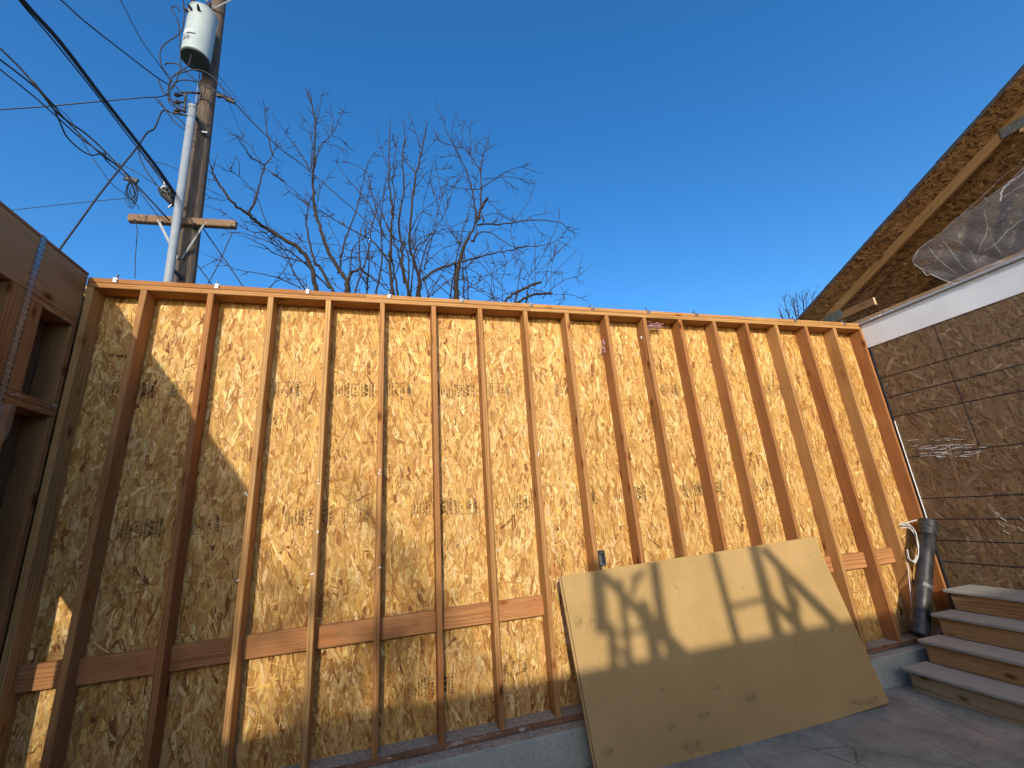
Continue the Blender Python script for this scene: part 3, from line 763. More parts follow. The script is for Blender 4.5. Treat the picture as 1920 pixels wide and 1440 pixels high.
sm, nt, b = mat('dark_scuff'); tc = nt.nodes.new('ShaderNodeTexCoord'); f = noise(nt, tc.outputs['Object'], 60, 4, .7)
r_ = ramp(nt, [(.40, 0.0), (.62, .30)]); nt.links.new(f, r_.inputs[0]); nt.links.new(r_.outputs[0], b.inputs['Alpha']); b.inputs['Base Color'].default_value = (.10, .075, .045, 1); b.inputs['Roughness'].default_value = .9
random.seed(12)
for (px, py, sx, sy) in ((1320, 1341, 16, 9), (1258, 1363, 9, 12), (1408, 1309, 13, 10), (1345, 1291, 9, 4), (1610, 1318, 26, 5), (1240, 1292, 8, 5), (1637, 1313, 8, 12), (1085, 1165, 9, 14), (1060, 1140, 4, 4), (1197, 1162, 3, 3), (1560, 1180, 3, 16), (1300, 1400, 24, 14), (1140, 1410, 14, 10), (1490, 1205, 4, 5)):
    def onb2(x, y):
        d = RM @ np.array([(x-960)/FPX, -(y-720)/FPX, -1.0]); t = np.dot(tl+en*.0012-CAM, en)/np.dot(d, en); return CAM+d*t
    mb = MB(); n = 14; mb.add([onb2(px+sx*math.cos(6.283*i/n)*random.uniform(.6, 1.2), py+sy*math.sin(6.283*i/n)*random.uniform(.6, 1.2)) for i in range(n)], [list(range(n))])
    mb.build('scuff', sm, fboard)

# ------------------------------------------------------------------ pink insulation tufts
random.seed(5)
for (px, py, sx, sz, n, lab) in ((1228, 610, 9, 4, 40, 'wisp of pink insulation caught under the top plate'),
                                 (1131, 650, 3, 12, 30, 'tuft of pink insulation stuck beside a stud near the top')):
    mb = MB()
    for k in range(n):
        x = px+random.gauss(0, sx*.5); y = py+random.gauss(0, sz*.5)
        p = [at(x, y, 1, .06+random.uniform(-.02, .02))]
        for q in range(3): p.append(p[-1]+np.array([random.uniform(-.03, .03)*(sx/6), random.uniform(-.01, .01), random.uniform(-.02, .02)]))
        mb.tube(p, .0025, 4)
    tag(mb.build('insulation_tuft', M['pink'], None, True), lab, 'insulation')

# ------------------------------------------------------------------ utility pole
YP = 5.0
pb0 = at(347, 520, 1, YP); pt0 = at(411, 0, 1, YP)
kx = (pt0[0]-pb0[0])/(pt0[2]-pb0[2]); px_at = lambda z: pb0[0]+kx*(z-pb0[2])
up_ = thing('utility_pole', (px_at(GZ), YP, GZ), 'tall weathered wooden utility pole behind the stud wall', 'utility pole')
mb = MB(); zs = np.linspace(GZ, 15.2, 30); mb.tube([(px_at(z), YP, z) for z in zs], [.185-.0035*(z-GZ) for z in zs], 24); mb.build('pole', M['pole'], up_, True)
yf = YP-.19
ca, cb = at(243, 410, 1, yf), at(443, 422, 1, yf); zc = (ca[2]+cb[2])/2
mb = MB(); mb.beam(ca, cb, .115, .15, (0, 0, 1), ch=.014); arm = mb.build('crossarm', M['arm'], up_)
for (p, q) in (((296, 412), (333, 485)), ((386, 415), (341, 485))):
    a = at(*p, 1, yf-.055); b_ = at(*q, 1, YP-.19); mb = MB(); mb.beam(a, b_, .008, .04, (0, 0, 1), ch=.001); mb.build('brace', M['zincdull'], arm)
for px in (252, 305, 365, 434):
    mb = MB(); a = at(px, 412+(px-243)*.06, 1, yf-.05); mb.tube([a, a+np.array([0, -.03, 0])], .018, 8)
    mb.build('bolt', M['steel'], arm)
# conduit riser with standoffs
ct, cbm = at(361, 203, 1, YP-.42), at(316, 523, 1, YP-.42)
k2 = (ct-cbm)/(ct[2]-cbm[2]); base = cbm+k2*(GZ-cbm[2])
mb = MB(); mb.tube([base, cbm, ct], .066, 18); cn = mb.build('conduit', M['conduit'], up_, True)
mb = MB(); mb.tube([ct-k2*.02, ct+k2*.05, ct+k2*.07], [.075, .075, .04], 18)
mb.build('conduit_cap', M['conduit'], cn, True)
for (p, q) in (((360, 208), (384, 247)), ((317, 499), (343, 523))):
    a = at(*p, 1, YP-.42); b_ = at(*q, 1, YP-.17); mb = MB(); mb.beam(a, b_, .05, .05, (0, 0, 1), ch=.004); mb.build('standoff', M['steel'], up_)
mb = MB(); a = at(384, 248, 1, YP-.19); mb.box(a[0]-.06, a[0]+.05, a[1]-.02, a[1]+.02, a[2]-.03, a[2]+.01); mb.build('bracket_foot', M['zinc'], up_)
mb = MB(); mb.tube([(px_at(z)-.165, YP-.06, z) for z in (GZ, 4, 8, 12)], .012, 6); mb.build('ground_wire', M['wiregrey'], up_)
# V brace of the upper arm
for (p, q) in (((403, 15), (385, 0)), ((403, 15), (440, -4))):
    a = at(*p, 1, YP-.2); b_ = at(*q, 1, YP-.25); b2 = a+(b_-a)*2.2; mb = MB(); mb.beam(a, b2, .01, .045, (0, 0, 1), ch=.001); mb.build('brace', M['zincdull'], up_)
# insulator rack left of the pole (crop px / 4.8 + (180,0))
def cp(pts, y): return [at(180+a/4.8, b_/4.8, 1, y) for a, b_ in pts]
mb = MB(); yr = YP-.25
for (a, b_, r) in (((760, 830), (940, 838), .022), ((810, 830), (795, 1010), .024), ((690, 1015), (860, 1045), .022)):
    q = cp([a, b_], yr); mb.tube(q, r, 6)
rk = mb.build('insulator_rack', M['steel'], up_)
for b_ in (855, 920, 995):
    q = cp([(700, b_), (725, b_), (728, b_), (750, b_), (755, b_), (790, b_+3)], yr); mb = MB(); mb.tube(q, [.02, .055, .035, .055, .02, .02], 12); mb.build('insulator', M['ceramic'], rk, True)
# right hand service clamp
mb = MB(); q = cp([(1090, 860), (1150, 870), (1180, 890), (1250, 925)], YP-.15); mb.tube(q, [.05, .03, .055, .035], 8); mb.build('service_clamp', M['steel'], up_)

# transformer
tc_ = at(366, 114, 1, YP-.47)
TB = np.array([tc_[0], YP-.47, tc_[2]]); rT = .252
ttop = at(374, 24, 1, YP-.50); HT = ttop[2]-TB[2]
HT = max(.9, min(HT, 1.4))
tf = thing('transformer', tuple(TB), 'pale grey pole transformer marked 50, hung on the utility pole', 'transformer')
mb = MB(); z = lambda t: (TB[0], TB[1], TB[2]+t)
mb.tube([z(.012), z(.03), z(HT*.94), z(HT*.95), z(HT*.97)], [rT*.97, rT, rT, rT*1.03, rT*1.03], 64); tank = mb.build('tank', M['tank'], tf, False)
mb = MB(); mb.tube([z(0), z(.012), z(.05)], [rT*.96, rT*1.005, rT*1.006], 40); mb.build('base', M['tankbase'], tf, False)
mb = MB(); mb.tube([z(HT*.97), z(HT*.985), z(HT)], [rT*1.05, rT*1.05, rT*.8], 40); mb.build('lid', M['tank'], tf, False)
for t in (.25, .75):
    mb = MB(); mb.box(TB[0]-.06, TB[0]+.1, TB[1]+rT*.9, YP-.12, TB[2]+HT*t-.04, TB[2]+HT*t+.04); mb.build('mounting_bracket', M['zincdull'], tf)
for dx, dy in ((-.15, -.1), (.12, -.12)):
    mb = MB(); b0 = np.array(z(HT))+np.array([dx, dy, 0]); ts = [0, .03, .06, .09, .12, .15, .18, .21, .24]
    mb.tube([b0+np.array([dx*.6, dy*.6, 1])*t for t in ts], [.05, .03, .05, .03, .05, .03, .045, .02, .015], 12); mb.build('bushing', M['ceramic'], tf, True)
for a in (-2.4, -2.0, -1.45):
    mb = MB(); b0 = np.array([TB[0]+math.cos(a)*rT, TB[1]+math.sin(a)*rT, TB[2]+HT*.82]); d = np.array([math.cos(a), math.sin(a), .3]); mb.tube([b0, b0+d*.05, b0+d*.1], [.03, .03, .015], 8); mb.build('terminal', M['steel'], tf)
# "50" on the tank and plate
def tank_text(t, ang, zz, h, w, m_):
    V, F = text_mesh(t, 1.0); mb = MB()
    a = (V[:, 0]-V[:, 0].min())/(V[:, 0].max()-V[:, 0].min())*w-w/2; b_ = (V[:, 1]-V[:, 1].min())/(V[:, 1].max()-V[:, 1].min())*h
    th = ang+a/rT; r_ = rT+.004
    mb.add(np.stack([TB[0]+np.cos(th)*r_, TB[1]+np.sin(th)*r_, TB[2]+zz+b_], 1), F); mb.build('marking', m_, tank)
tank_text('50', -2.02, HT*.20, .10, .14, M['steel'])
for (zz, da, w, h, m_) in ((HT*.36, .1, .16, .07, 'white'), (HT*.31, .30, .16, .03, 'ceramic'), (HT*.36, -.3, .12, .05, 'white')):
    mb = MB(); V = []; n = 6
    for i in range(n+1):
        th = -2.02+da+(i/n-.5)*w/rT
        for q in (0, h): V.append((TB[0]+math.cos(th)*(rT+.004), TB[1]+math.sin(th)*(rT+.004), TB[2]+zz+q))
    mb.add(V, [[2*i, 2*i+2, 2*i+3, 2*i+1] for i in range(n)]); mb.build('tank_label', M[m_], tank)

# ------------------------------------------------------------------ wires
def wire(pts3, r, label, name='overhead_wire', m_='wire', group='wires and cables around the pole', n=6):
    mb = MB(); mb.tube(smooth(pts3, 5), r, n); return tag(mb.build(name, M[m_], None, True), label, 'wire', group)
def run(px, y0, y1=None, zplane=False):
    """points through px, depth eased from y0 to y1 along the run"""
    n = len(px); out = []
    for i, (x, y) in enumerate(px):
        t = i/(n-1); yy = y0 if y1 is None else y0+(y1-y0)*t; out.append(at(x, y, 1, yy))
    return out
def overhead(px, ystart):
    """a line that leaves the pole at depth ystart and comes towards the viewer at constant height"""
    z0 = at(px[0][0], px[0][1], 1, ystart)[2]
    return [at(x, y, 2, z0+.02*i) for i, (x, y) in enumerate(px)]
YW = YP-.3
wire(overhead([(334, 372), (300, 322), (260, 270), (190, 180), (112, 78), (40, -2), (-60, -130)], YW), .026, 'thickest black overhead cable running from pole to top left corner', 'overhead_cable')
wire(overhead([(334, 374), (296, 324), (252, 270), (180, 176), (100, 76), (34, -2), (-60, -124)], YW), .009, 'thin messenger wire lashed just under the thickest black cable')
wire(run([(318, 160), (290, 142), (230, 96), (160, 41), (112, -2), (40, -60)], YW, 2.2), .013, 'black wire from insulator rack to top edge, right of the thick cable')
wire(run([(318, 150), (302, 126), (262, 70), (224, -4), (180, -80)], YW, 3), .007, 'thin wire falling from top edge to the pole, nearest the transformer')
wire(run([(318, 414), (305, 400), (270, 362), (240, 330), (196, 283), (160, 250), (125, 226), (100, 204), (80, 178), (40, 130), (-5, 86), (-60, 36)], YW, 2.6), .014, 'highest of the three black cables entering at the left edge')
wire(run([(245, 333), (220, 310), (190, 290), (130, 232), (90, 186), (50, 150), (-5, 108), (-60, 66)], YW, 2.7), .014, 'middle of the three black cables entering at the left edge')
wire(run([(225, 316), (190, 287), (150, 258), (110, 222), (60, 178), (-5, 126), (-60, 80)], YW, 2.8), .011, 'lowest of the three black cables entering at the left edge')
wire(run([(240, 335), (200, 302), (196, 287), (172, 291), (150, 280), (125, 256), (112, 228), (95, 195), (60, 150)], YW, 2.9), .011, 'slack black cable sagging below the three at left')
wire(run([(262, 392), (250, 378), (232, 362), (206, 341), (165, 282), (130, 222), (100, 195), (60, 150)], YW, 3.1), .006, 'thin straight wire crossing behind the slack cable at left')
wire(run([(320, 176), (296, 182), (270, 183), (190, 190), (80, 200), (-5, 206), (-80, 212)], YP-.25, 4.2), .011, 'twisted service line running level from left edge to the insulator rack')
wire(run([(322, 212), (305, 208), (290, 240), (275, 250), (258, 275), (230, 310), (190, 360), (150, 415), (112, 468), (80, 520)], YP-.3, 3.6), .014, 'loose black drop cable curling down to the left behind header beam')
wire(run([(245, 371), (180, 377), (120, 383), (20, 394), (-60, 402)], YP-.1, 4.6), .006, 'thin level wire just above the header beam at left')
wire(run([(412, 176), (437, 190), (475, 231), (530, 282), (569, 311), (662, 392), (760, 480), (850, 560)], YP-.1, 6.8), .012, 'service wire sloping from the pole down through the bare tree', 'overhead_wire', 'wire')
wire(run([(408, 140), (440, 180), (470, 222)], YP, 5.3), .006, 'short thin wire from pole to the service clamp at right')
wire(run([(412, 155), (432, 200), (450, 245), (470, 300)], YP+.2, 6), .004, 'faint thin wire dropping right of the pole into the branches')
wire(run([(258, 275), (266, 305), (290, 342), (312, 366), (330, 380)], YW), .011, 'cable loop hanging from the thick cable beside the conduit')
wire(run([(258, 275), (275, 300), (300, 335), (322, 372)], YW-.05), .012, 'short black cable splitting from the thick cable near the conduit')
wire(run([(270, 298), (320, 312), (350, 330), (385, 352), (420, 370)], YP+.4, 5.8), .007, 'thin wire passing behind the conduit and pole')
wire(run([(296, 405), (240, 330), (222, 306)], YW), .008, 'thin wire from the splice case up towards the cables')
wire(run([(222, 306), (255, 322), (290, 345), (330, 370)], YW), .007, 'thin wire between the splice hanger and the junction case')
wire(run([(252, 412), (256, 424), (257, 440), (254, 480), (253, 522)], YP-.25), .007, 'wire hanging straight down from the left end of crossarm')
wire(run([(378, 424), (400, 456), (425, 492), (452, 532), (470, 560)], YP, 5.4), .012, 'guy wire slanting down right from under the crossarm', m_='wire')
wire(run([(436, 436), (425, 460), (410, 495), (392, 528), (380, 555)], YP-.2, 5.1), .008, 'wire slanting down left from the right end of crossarm')
wire(run([(368, 494), (380, 510), (394, 529), (405, 545)], YP, 5.1), .01, 'short guy wire at the foot of the pole above the wall')
LOOPS = [
 [(785, 0), (795, 130), (780, 250), (740, 310), (640, 380), (590, 430), (575, 500), (585, 580), (600, 610)],
 [(755, 95), (720, 60), (690, 60), (685, 90), (740, 200), (755, 330), (760, 600), (740, 680), (690, 790), (650, 850), (660, 920), (700, 960)],
 [(925, 110), (890, 240), (870, 330), (855, 500), (820, 600), (700, 680), (655, 760), (655, 880), (740, 950), (830, 970)],
 [(620, 590), (640, 570), (740, 580), (840, 670), (940, 760), (1100, 830), (1240, 900)],
 [(700, 680), (860, 630), (960, 640), (1060, 700), (1110, 760), (1240, 900)],
 [(660, 800), (720, 740), (800, 720), (950, 750), (1100, 830), (1180, 880)],
 [(965, 680), (930, 760), (945, 860), (890, 970)],
 [(560, 720), (600, 820), (640, 850)],
 [(520, 870), (600, 960), (700, 1030), (760, 1080), (800, 1130)],
 [(570, 900), (640, 1010), (720, 1110), (800, 1165)],
 [(600, 610), (650, 680), (720, 780), (800, 870), (880, 960)],
 [(680, 720), (650, 800), (680, 900), (720, 960), (830, 1010)]]
LAB = ['jumper looping left from the transformer top to the thin wire', 'jumper curling from the transformer edge down past its left side', 'jumper running down the front of the transformer',
       'jumper arching from rack to the right clamp, upper one', 'pale-tipped jumper passing under the transformer base', 'jumper arching across the pole below the transformer',
       'short jumper bowed beside the pole above the conduit', 'small loop left of the insulator rack', 'lead curving into the conduit head, upper one', 'lead curving into the conduit head, lower one',
       'straight diagonal lead crossing the insulator rack', 'tight curl of lead around the insulators']
for q, lb in zip(LOOPS, LAB):
    wire(cp(q, YP-.62 if 'transformer' in lb and 'below' not in lb else YP-.45), .0115, lb, 'jumper_wire', group='jumper wires at the pole top')
# splice hanger with coiled thin wire, and junction case
mb = MB(); random.seed(9)
for k in range(9):
    w = random.uniform(8, 17); x = 246+random.uniform(-4, 8); y = 340
    h = random.uniform(25, 55)
    pts = [(x, y), (x-w*.5, y+h*.35), (x-w*.4+random.uniform(-4, 4), y+h*.8), (x+3, y+h), (x+w*.7, y+h*.7), (x+w*.5, y+h*.3), (x+2, y)]
    mb.tube(smooth([at(a, b_, 1, YW+random.uniform(-.05, .05)) for a, b_ in pts], 5), .005, 5)
tag(mb.build('wire_coil', M['wire'], None, True), 'tangle of thin wire loops hanging left of the conduit', 'wire coil')
mb = MB(); a = at(234, 333, 1, YW); b_ = at(258, 340, 1, YW); mb.beam(a, b_, .05, .10, (0, 0, 1), ch=.02)
tag(mb.build('splice_clamp', M['steel']), 'dark metal clamp holding the tangled wire loops', 'clamp')
jc = thing('junction_case', tuple(at(318, 372, 1, YW)), 'black cable junction case with pale end rings beside the conduit', 'junction case')
mb = MB(); mb.tube(run([(304, 353), (306, 355), (312, 363), (318, 372), (324, 386)], YW), [.05, .09, .105, .085, .03], 14)
for k in range(16):
    a = at(303+random.uniform(0, 18), 352+random.uniform(0, 16), 1, YW-.10); mb.tube([a, a+np.array([random.uniform(-.01, .01), -.02, random.uniform(-.01, .01)])], random.uniform(.012, .024), 7)
mb.build('case_body', M['steel'], jc, True)
for (p, q) in (((302, 354), (310, 346)), ((316, 390), (322, 384)), ((308, 342), (310, 352))):
    mb = MB(); mb.tube(run([p, q], YW-.1), .018, 6); mb.build('end_ring', M['zinc'], jc)

# ------------------------------------------------------------------ trees
def cr4(l): return [(400+a/3.6, 160+b_/3.6) for a, b_ in l]
def cr5(l): return [(740+a/3.43, 180+b_/3.43) for a, b_ in l]
LIMBS = [(cr4(l), r) for l, r in [
 ([(700, 1420), (690, 1360), (640, 1180), (560, 1090), (400, 990), (300, 930), (235, 870), (120, 780), (50, 680), (0, 600), (-20, 540)], .075),
 ([(235, 870), (290, 760), (320, 640), (350, 540), (400, 470), (425, 400)], .035), ([(400, 470), (370, 340), (350, 230), (345, 150)], .022),
 ([(350, 540), (250, 480), (200, 410), (150, 330)], .022), ([(480, 640), (350, 560), (240, 400), (150, 340)], .018),
 ([(820, 1420), (790, 1360), (720, 1230), (680, 1190), (640, 1000), (625, 900), (640, 820), (660, 760)], .05),
 ([(890, 1430), (900, 1320), (840, 1230), (750, 1060), (710, 920), (680, 790), (675, 600), (680, 450), (690, 260), (660, 120), (625, 20)], .07),
 ([(690, 260), (720, 150), (730, 60)], .016), ([(680, 560), (710, 430), (800, 330), (865, 200), (895, 180)], .026), ([(800, 330), (805, 240), (790, 150)], .014),
 ([(655, 570), (580, 450), (500, 340), (430, 240)], .022), ([(660, 560), (665, 400), (660, 290), (590, 200)], .018),
 ([(760, 390), (830, 410), (900, 440)], .012), ([(800, 340), (860, 365), (900, 395)], .012),
 ([(900, 1320), (940, 1260), (990, 1235), (985, 1100), (1000, 960)], .05), ([(990, 1235), (1080, 1310), (1200, 1400)], .04),
 ([(850, 1270), (880, 1080), (960, 860), (1000, 700), (1040, 540), (1090, 450)], .032),
 ([(700, 790), (720, 700), (690, 620)], .018), ([(720, 700), (800, 580)], .012),
 ([(1220, 1430), (1190, 1200), (1200, 1050), (1210, 850), (1190, 700), (1185, 480), (1190, 260)], .05),
 ([(1190, 1200), (1080, 1060), (900, 960), (780, 880), (640, 800), (480, 650), (380, 580)], .028),
 ([(1150, 1010), (1080, 850), (980, 720), (880, 600), (830, 520)], .028), ([(1130, 930), (1060, 700), (1030, 580), (880, 510)], .02),
 ([(780, 1370), (560, 1150), (440, 1090), (300, 1030), (150, 990), (60, 1010)], .026), ([(620, 1380), (540, 1260), (480, 1120), (330, 980)], .024),
 ([(640, 1200), (430, 1140), (300, 1060), (180, 1010), (130, 990)], .022), ([(600, 1370), (440, 1300), (300, 1270), (150, 1240), (40, 1180), (0, 1160)], .02),
 ([(820, 870), (740, 880), (600, 780), (480, 680)], .016), ([(530, 1130), (380, 980), (290, 740), (180, 620), (100, 560)], .018),
 ([(400, 990), (240, 980), (80, 870), (0, 830)], .018), ([(120, 780), (40, 770), (-30, 760)], .012),
 ([(980, 1140), (840, 1080), (640, 1060), (500, 1000)], .014), ([(1200, 1290), (1050, 1180), (900, 1160), (700, 1180)], .018),
 ([(1050, 1370), (930, 1200), (820, 1020), (760, 860)], .018), ([(1100, 1400), (1140, 1150), (1130, 900), (1180, 600), (1270, 500)], .03)]] + [(cr5(l), r) for l, r in [
 ([(120, 1340), (60, 1150), (40, 950), (25, 800), (60, 600), (50, 400), (65, 250), (50, 150)], .05),
 ([(150, 1340), (160, 1190), (120, 1050), (95, 950), (110, 700), (140, 500), (170, 370), (200, 230), (210, 170)], .06),
 ([(140, 500), (60, 410), (0, 300)], .025), ([(165, 330), (130, 220), (90, 110)], .02), ([(160, 400), (240, 310), (260, 280)], .014),
 ([(180, 1180), (250, 1130), (330, 1095), (400, 1075)], .05), ([(190, 1120), (230, 950), (260, 850), (290, 700), (310, 610)], .022),
 ([(200, 1080), (300, 990), (440, 940)], .014), ([(20, 1270), (-10, 1100), (-30, 900), (0, 700), (-10, 520), (10, 300)], .035),
 ([(60, 1200), (20, 1000), (-60, 800), (-140, 640), (-200, 520)], .028), ([(90, 900), (160, 760), (240, 690), (340, 610)], .018),
 ([(100, 1000), (180, 910), (330, 880), (440, 870)], .018), ([(120, 1060), (220, 900), (340, 850), (470, 800)], .016), ([(110, 620), (200, 500), (280, 470), (360, 468)], .016),
 ([(90, 1140), (0, 1060), (-120, 1000), (-250, 1010)], .018),
 ([(390, 1360), (395, 1290), (400, 1150), (430, 1010), (480, 900), (520, 820)], .105), ([(520, 820), (545, 750), (575, 690), (600, 655)], .055),
 ([(525, 810), (515, 700), (495, 600), (470, 500), (410, 370), (340, 240), (310, 150), (270, 75)], .035), ([(430, 410), (375, 300), (370, 200), (385, 130)], .014),
 ([(545, 790), (555, 650), (550, 500), (500, 400), (430, 320), (400, 260)], .035), ([(430, 330), (430, 230), (400, 130)], .014), ([(500, 440), (485, 300), (490, 160)], .016),
 ([(575, 810), (560, 750), (548, 730)], .035), ([(555, 500), (570, 380), (600, 345), (645, 315)], .022), ([(565, 390), (510, 340), (575, 270)], .012),
 ([(530, 828), (600, 822), (680, 825), (850, 800), (970, 800), (1080, 820), (1120, 860), (1175, 885)], .035), ([(850, 795), (890, 770), (980, 755)], .012), ([(890, 810), (920, 860), (965, 910)], .01),
 ([(430, 1070), (560, 1030), (700, 1000), (830, 970), (970, 960), (1080, 905)], .032), ([(495, 930), (510, 930), (545, 880), (620, 880), (740, 960), (820, 980)], .035),
 ([(555, 590), (650, 530), (760, 470), (830, 460), (915, 490)], .022), ([(570, 535), (700, 520), (790, 530), (850, 560), (900, 560)], .016), ([(690, 530), (760, 580), (800, 610)], .01),
 ([(560, 600), (470, 600), (360, 580), (320, 540), (270, 520)], .018), ([(400, 600), (330, 570), (300, 600)], .01), ([(470, 470), (400, 510), (380, 525)], .008),
 ([(400, 320), (330, 310), (260, 280)], .012), ([(420, 390), (370, 380), (300, 395)], .01),
 ([(580, 770), (680, 755), (760, 810), (800, 760), (860, 680), (905, 560)], .014), ([(600, 680), (680, 750)], .012), ([(760, 810), (750, 900), (800, 1040), (860, 1150)], .009),
 ([(395, 1110), (388, 1070)], .05),
 ([(690, 1350), (740, 1290), (830, 1240), (940, 1193)], .05), ([(770, 1345), (850, 1295), (930, 1275), (1015, 1270)], .055),
 ([(855, 1290), (860, 1160)], .03), ([(790, 1260), (800, 1170), (815, 1090)], .02), ([(870, 1160), (970, 1000), (1030, 870), (1062, 760)], .012),
 ([(880, 1180), (1000, 1060), (1118, 935)], .011), ([(950, 1300), (1080, 1190), (1170, 1160), (1225, 1125)], .015), ([(1180, 1150), (1200, 1060)], .008),
 ([(960, 1230), (1040, 1120), (1145, 1018)], .01), ([(1020, 1280), (1100, 1275), (1160, 1285), (1235, 1318)], .011), ([(1070, 1220), (1090, 1290), (1060, 1340)], .01),
 ([(900, 1290), (905, 1100), (900, 920)], .009), ([(940, 1200), (1000, 1060), (1005, 980)], .009), ([(1000, 1290), (1010, 1100), (1030, 1000)], .007),
 ([(650, 1360), (620, 1200), (640, 1080), (600, 960)], .014), ([(700, 1360), (690, 1180), (720, 1060), (660, 950)], .012),
 ([(430, 1100), (520, 1130), (600, 1210), (640, 1320)], .016), ([(300, 1150), (400, 1260), (520, 1340)], .018), ([(410, 1180), (540, 1160), (720, 1150), (840, 1180)], .013),
 ([(460, 980), (560, 1080), (700, 1240), (760, 1340)], .016), ([(240, 1280), (330, 1200), (450, 1110), (520, 1050), (600, 980)], .014), ([(200, 1340), (260, 1240), (400, 1170)], .014),
 ([(600, 1350), (720, 1270), (860, 1240), (960, 1260)], .012), ([(560, 1030), (620, 1130), (640, 1260)], .01), ([(740, 990), (800, 1090), (810, 1200), (860, 1270)], .01)]]
random.seed(17)
for k in range(11):
    x0 = random.uniform(640, 890); x1 = x0+random.uniform(-120, 90); y1 = random.uniform(255, 400)
    LIMBS.append(([(x0, 560), (x0+(x1-x0)*.25+random.uniform(-12, 12), 470), (x0+(x1-x0)*.6+random.uniform(-12, 12), 400+(y1-255)*.3), (x1, y1)], random.uniform(.016, .03)))
for k in range(9):
    x0 = random.uniform(480, 980); x1 = x0+random.uniform(-150, 150); y1 = random.uniform(430, 500)
    LIMBS.append(([(x0, 565), ((x0+x1)/2, 520+random.uniform(-14, 14)), (x1, y1)], random.uniform(.010, .018)))
random.seed(31)
YT = 8.0
tree = thing('bare_tree', (1.6, YT, GZ), 'large leafless winter tree rising behind the stud wall', 'tree')
crown = MB(); twigs = MB()
def grow(p, d, L, r, depth):
    n = max(3, int(L/.11)); pts = [p]; d = d/np.linalg.norm(d)
    for k in range(n):
        d = d+np.array([random.gauss(0, .13), random.gauss(0, .13), random.gauss(.035, .11)]); d /= np.linalg.norm(d)
        pts.append(pts[-1]+d*L/n)
    rr = [r*(1-.62*k/n) for k in range(n+1)]
    twigs.tube(pts, rr, 4 if r < .008 else 5, cap=False)
    # a bud cluster
    if depth > 0:
        for q in range(random.randint(1, 3) if depth > 1 else random.randint(0, 2)):
            k = random.randint(1, n-1); dd = pts[k+1]-pts[k]; dd /= np.linalg.norm(dd)
            ax_ = np.array([random.gauss(0, 1) for _ in range(3)]); ax_ -= dd*np.dot(ax_, dd); ax_ /= np.linalg.norm(ax_)
            a = random.uniform(.5, 1.15); grow(pts[k], dd*math.cos(a)+ax_*math.sin(a), L*random.uniform(.35, .6), max(r*.62, .0042), depth-1)
    else:
        if random.random() < .5:
            e = pts[-1]; twigs.tube([e, e+d*.02, e+d*.035], [.004, .010, .003], 4, cap=False)
for px, r in LIMBS:
    n = len(px); seed_y = (int(px[0][0]*7+px[0][1]*3) % 100)/100.0
    tip = random.uniform(-1.3, 1.6)
    yb = YT+(seed_y-.5)*.8
    P3 = smooth([at(x, y, 1, yb+tip*(k/(n-1))*min(1, n/7)) for k, (x, y) in enumerate(px)], 5)
    P3 = [p+np.array([random.gauss(0, .012), 0, random.gauss(0, .012)]) for p in P3]
    m_ = len(P3); rr = [max(.0085, r*.95*(1-.78*(k/(m_-1))**.8)) for k in range(m_)]
    stub = r >= .05 and n <= 4
    if stub: rr = [r*.72]*m_
    crown.tube(P3, rr, 8 if r > .03 else 6)
    tot = sum(np.linalg.norm(P3[k+1]-P3[k]) for k in range(m_-1))
    cnt = int(tot*(3.0 if not stub else 1.0))
    for q in range(cnt):
        k = random.randint(int(m_*.12), m_-2); dd = P3[k+1]-P3[k]; dd /= np.linalg.norm(dd)+1e-9
        ax_ = np.array([random.gauss(0, 1), random.gauss(0, .7), random.gauss(.25, 1)]); ax_ -= dd*np.dot(ax_, dd); ax_ /= np.linalg.norm(ax_)
        a = random.uniform(.5, 1.1); grow(P3[k], dd*math.cos(a)+ax_*math.sin(a), random.uniform(.15, .5), .0105, 1)
    dd = P3[-1]-P3[-2]
    if not stub: grow(P3[-1], dd, random.uniform(.15, .4), .0065, 1)
# trunk and hidden lower limbs that join the traced ones
tb_ = np.array([1.9, YT, GZ])
mb = MB(); mb.tube([tb_, tb_+[.02, 0, .5], tb_+[.0, 0, 1.2], tb_+[.03, .05, 2.0]], [.34, .24, .21, .20], 16); mb.build('trunk', M['bark'], tree, True)
for px, r in LIMBS:
    p = at(*px[0], 1, YT+((int(px[0][0]*7+px[0][1]*3) % 100)/100.0-.5)*.8)
    if px[0][1] > 545 and r >= .02:
        q = tb_+np.array([.02, .03, 1.6]); md = (p+q)/2+np.array([(p[0]-q[0])*.18, 0, -.25]); crown.tube(smooth([q, md, p], 5), [max(.03, r*.9)]*11, 8)
crown.build('limbs', M['bark'], tree, True); twigs.build('twigs', M['bark'], tree, False)

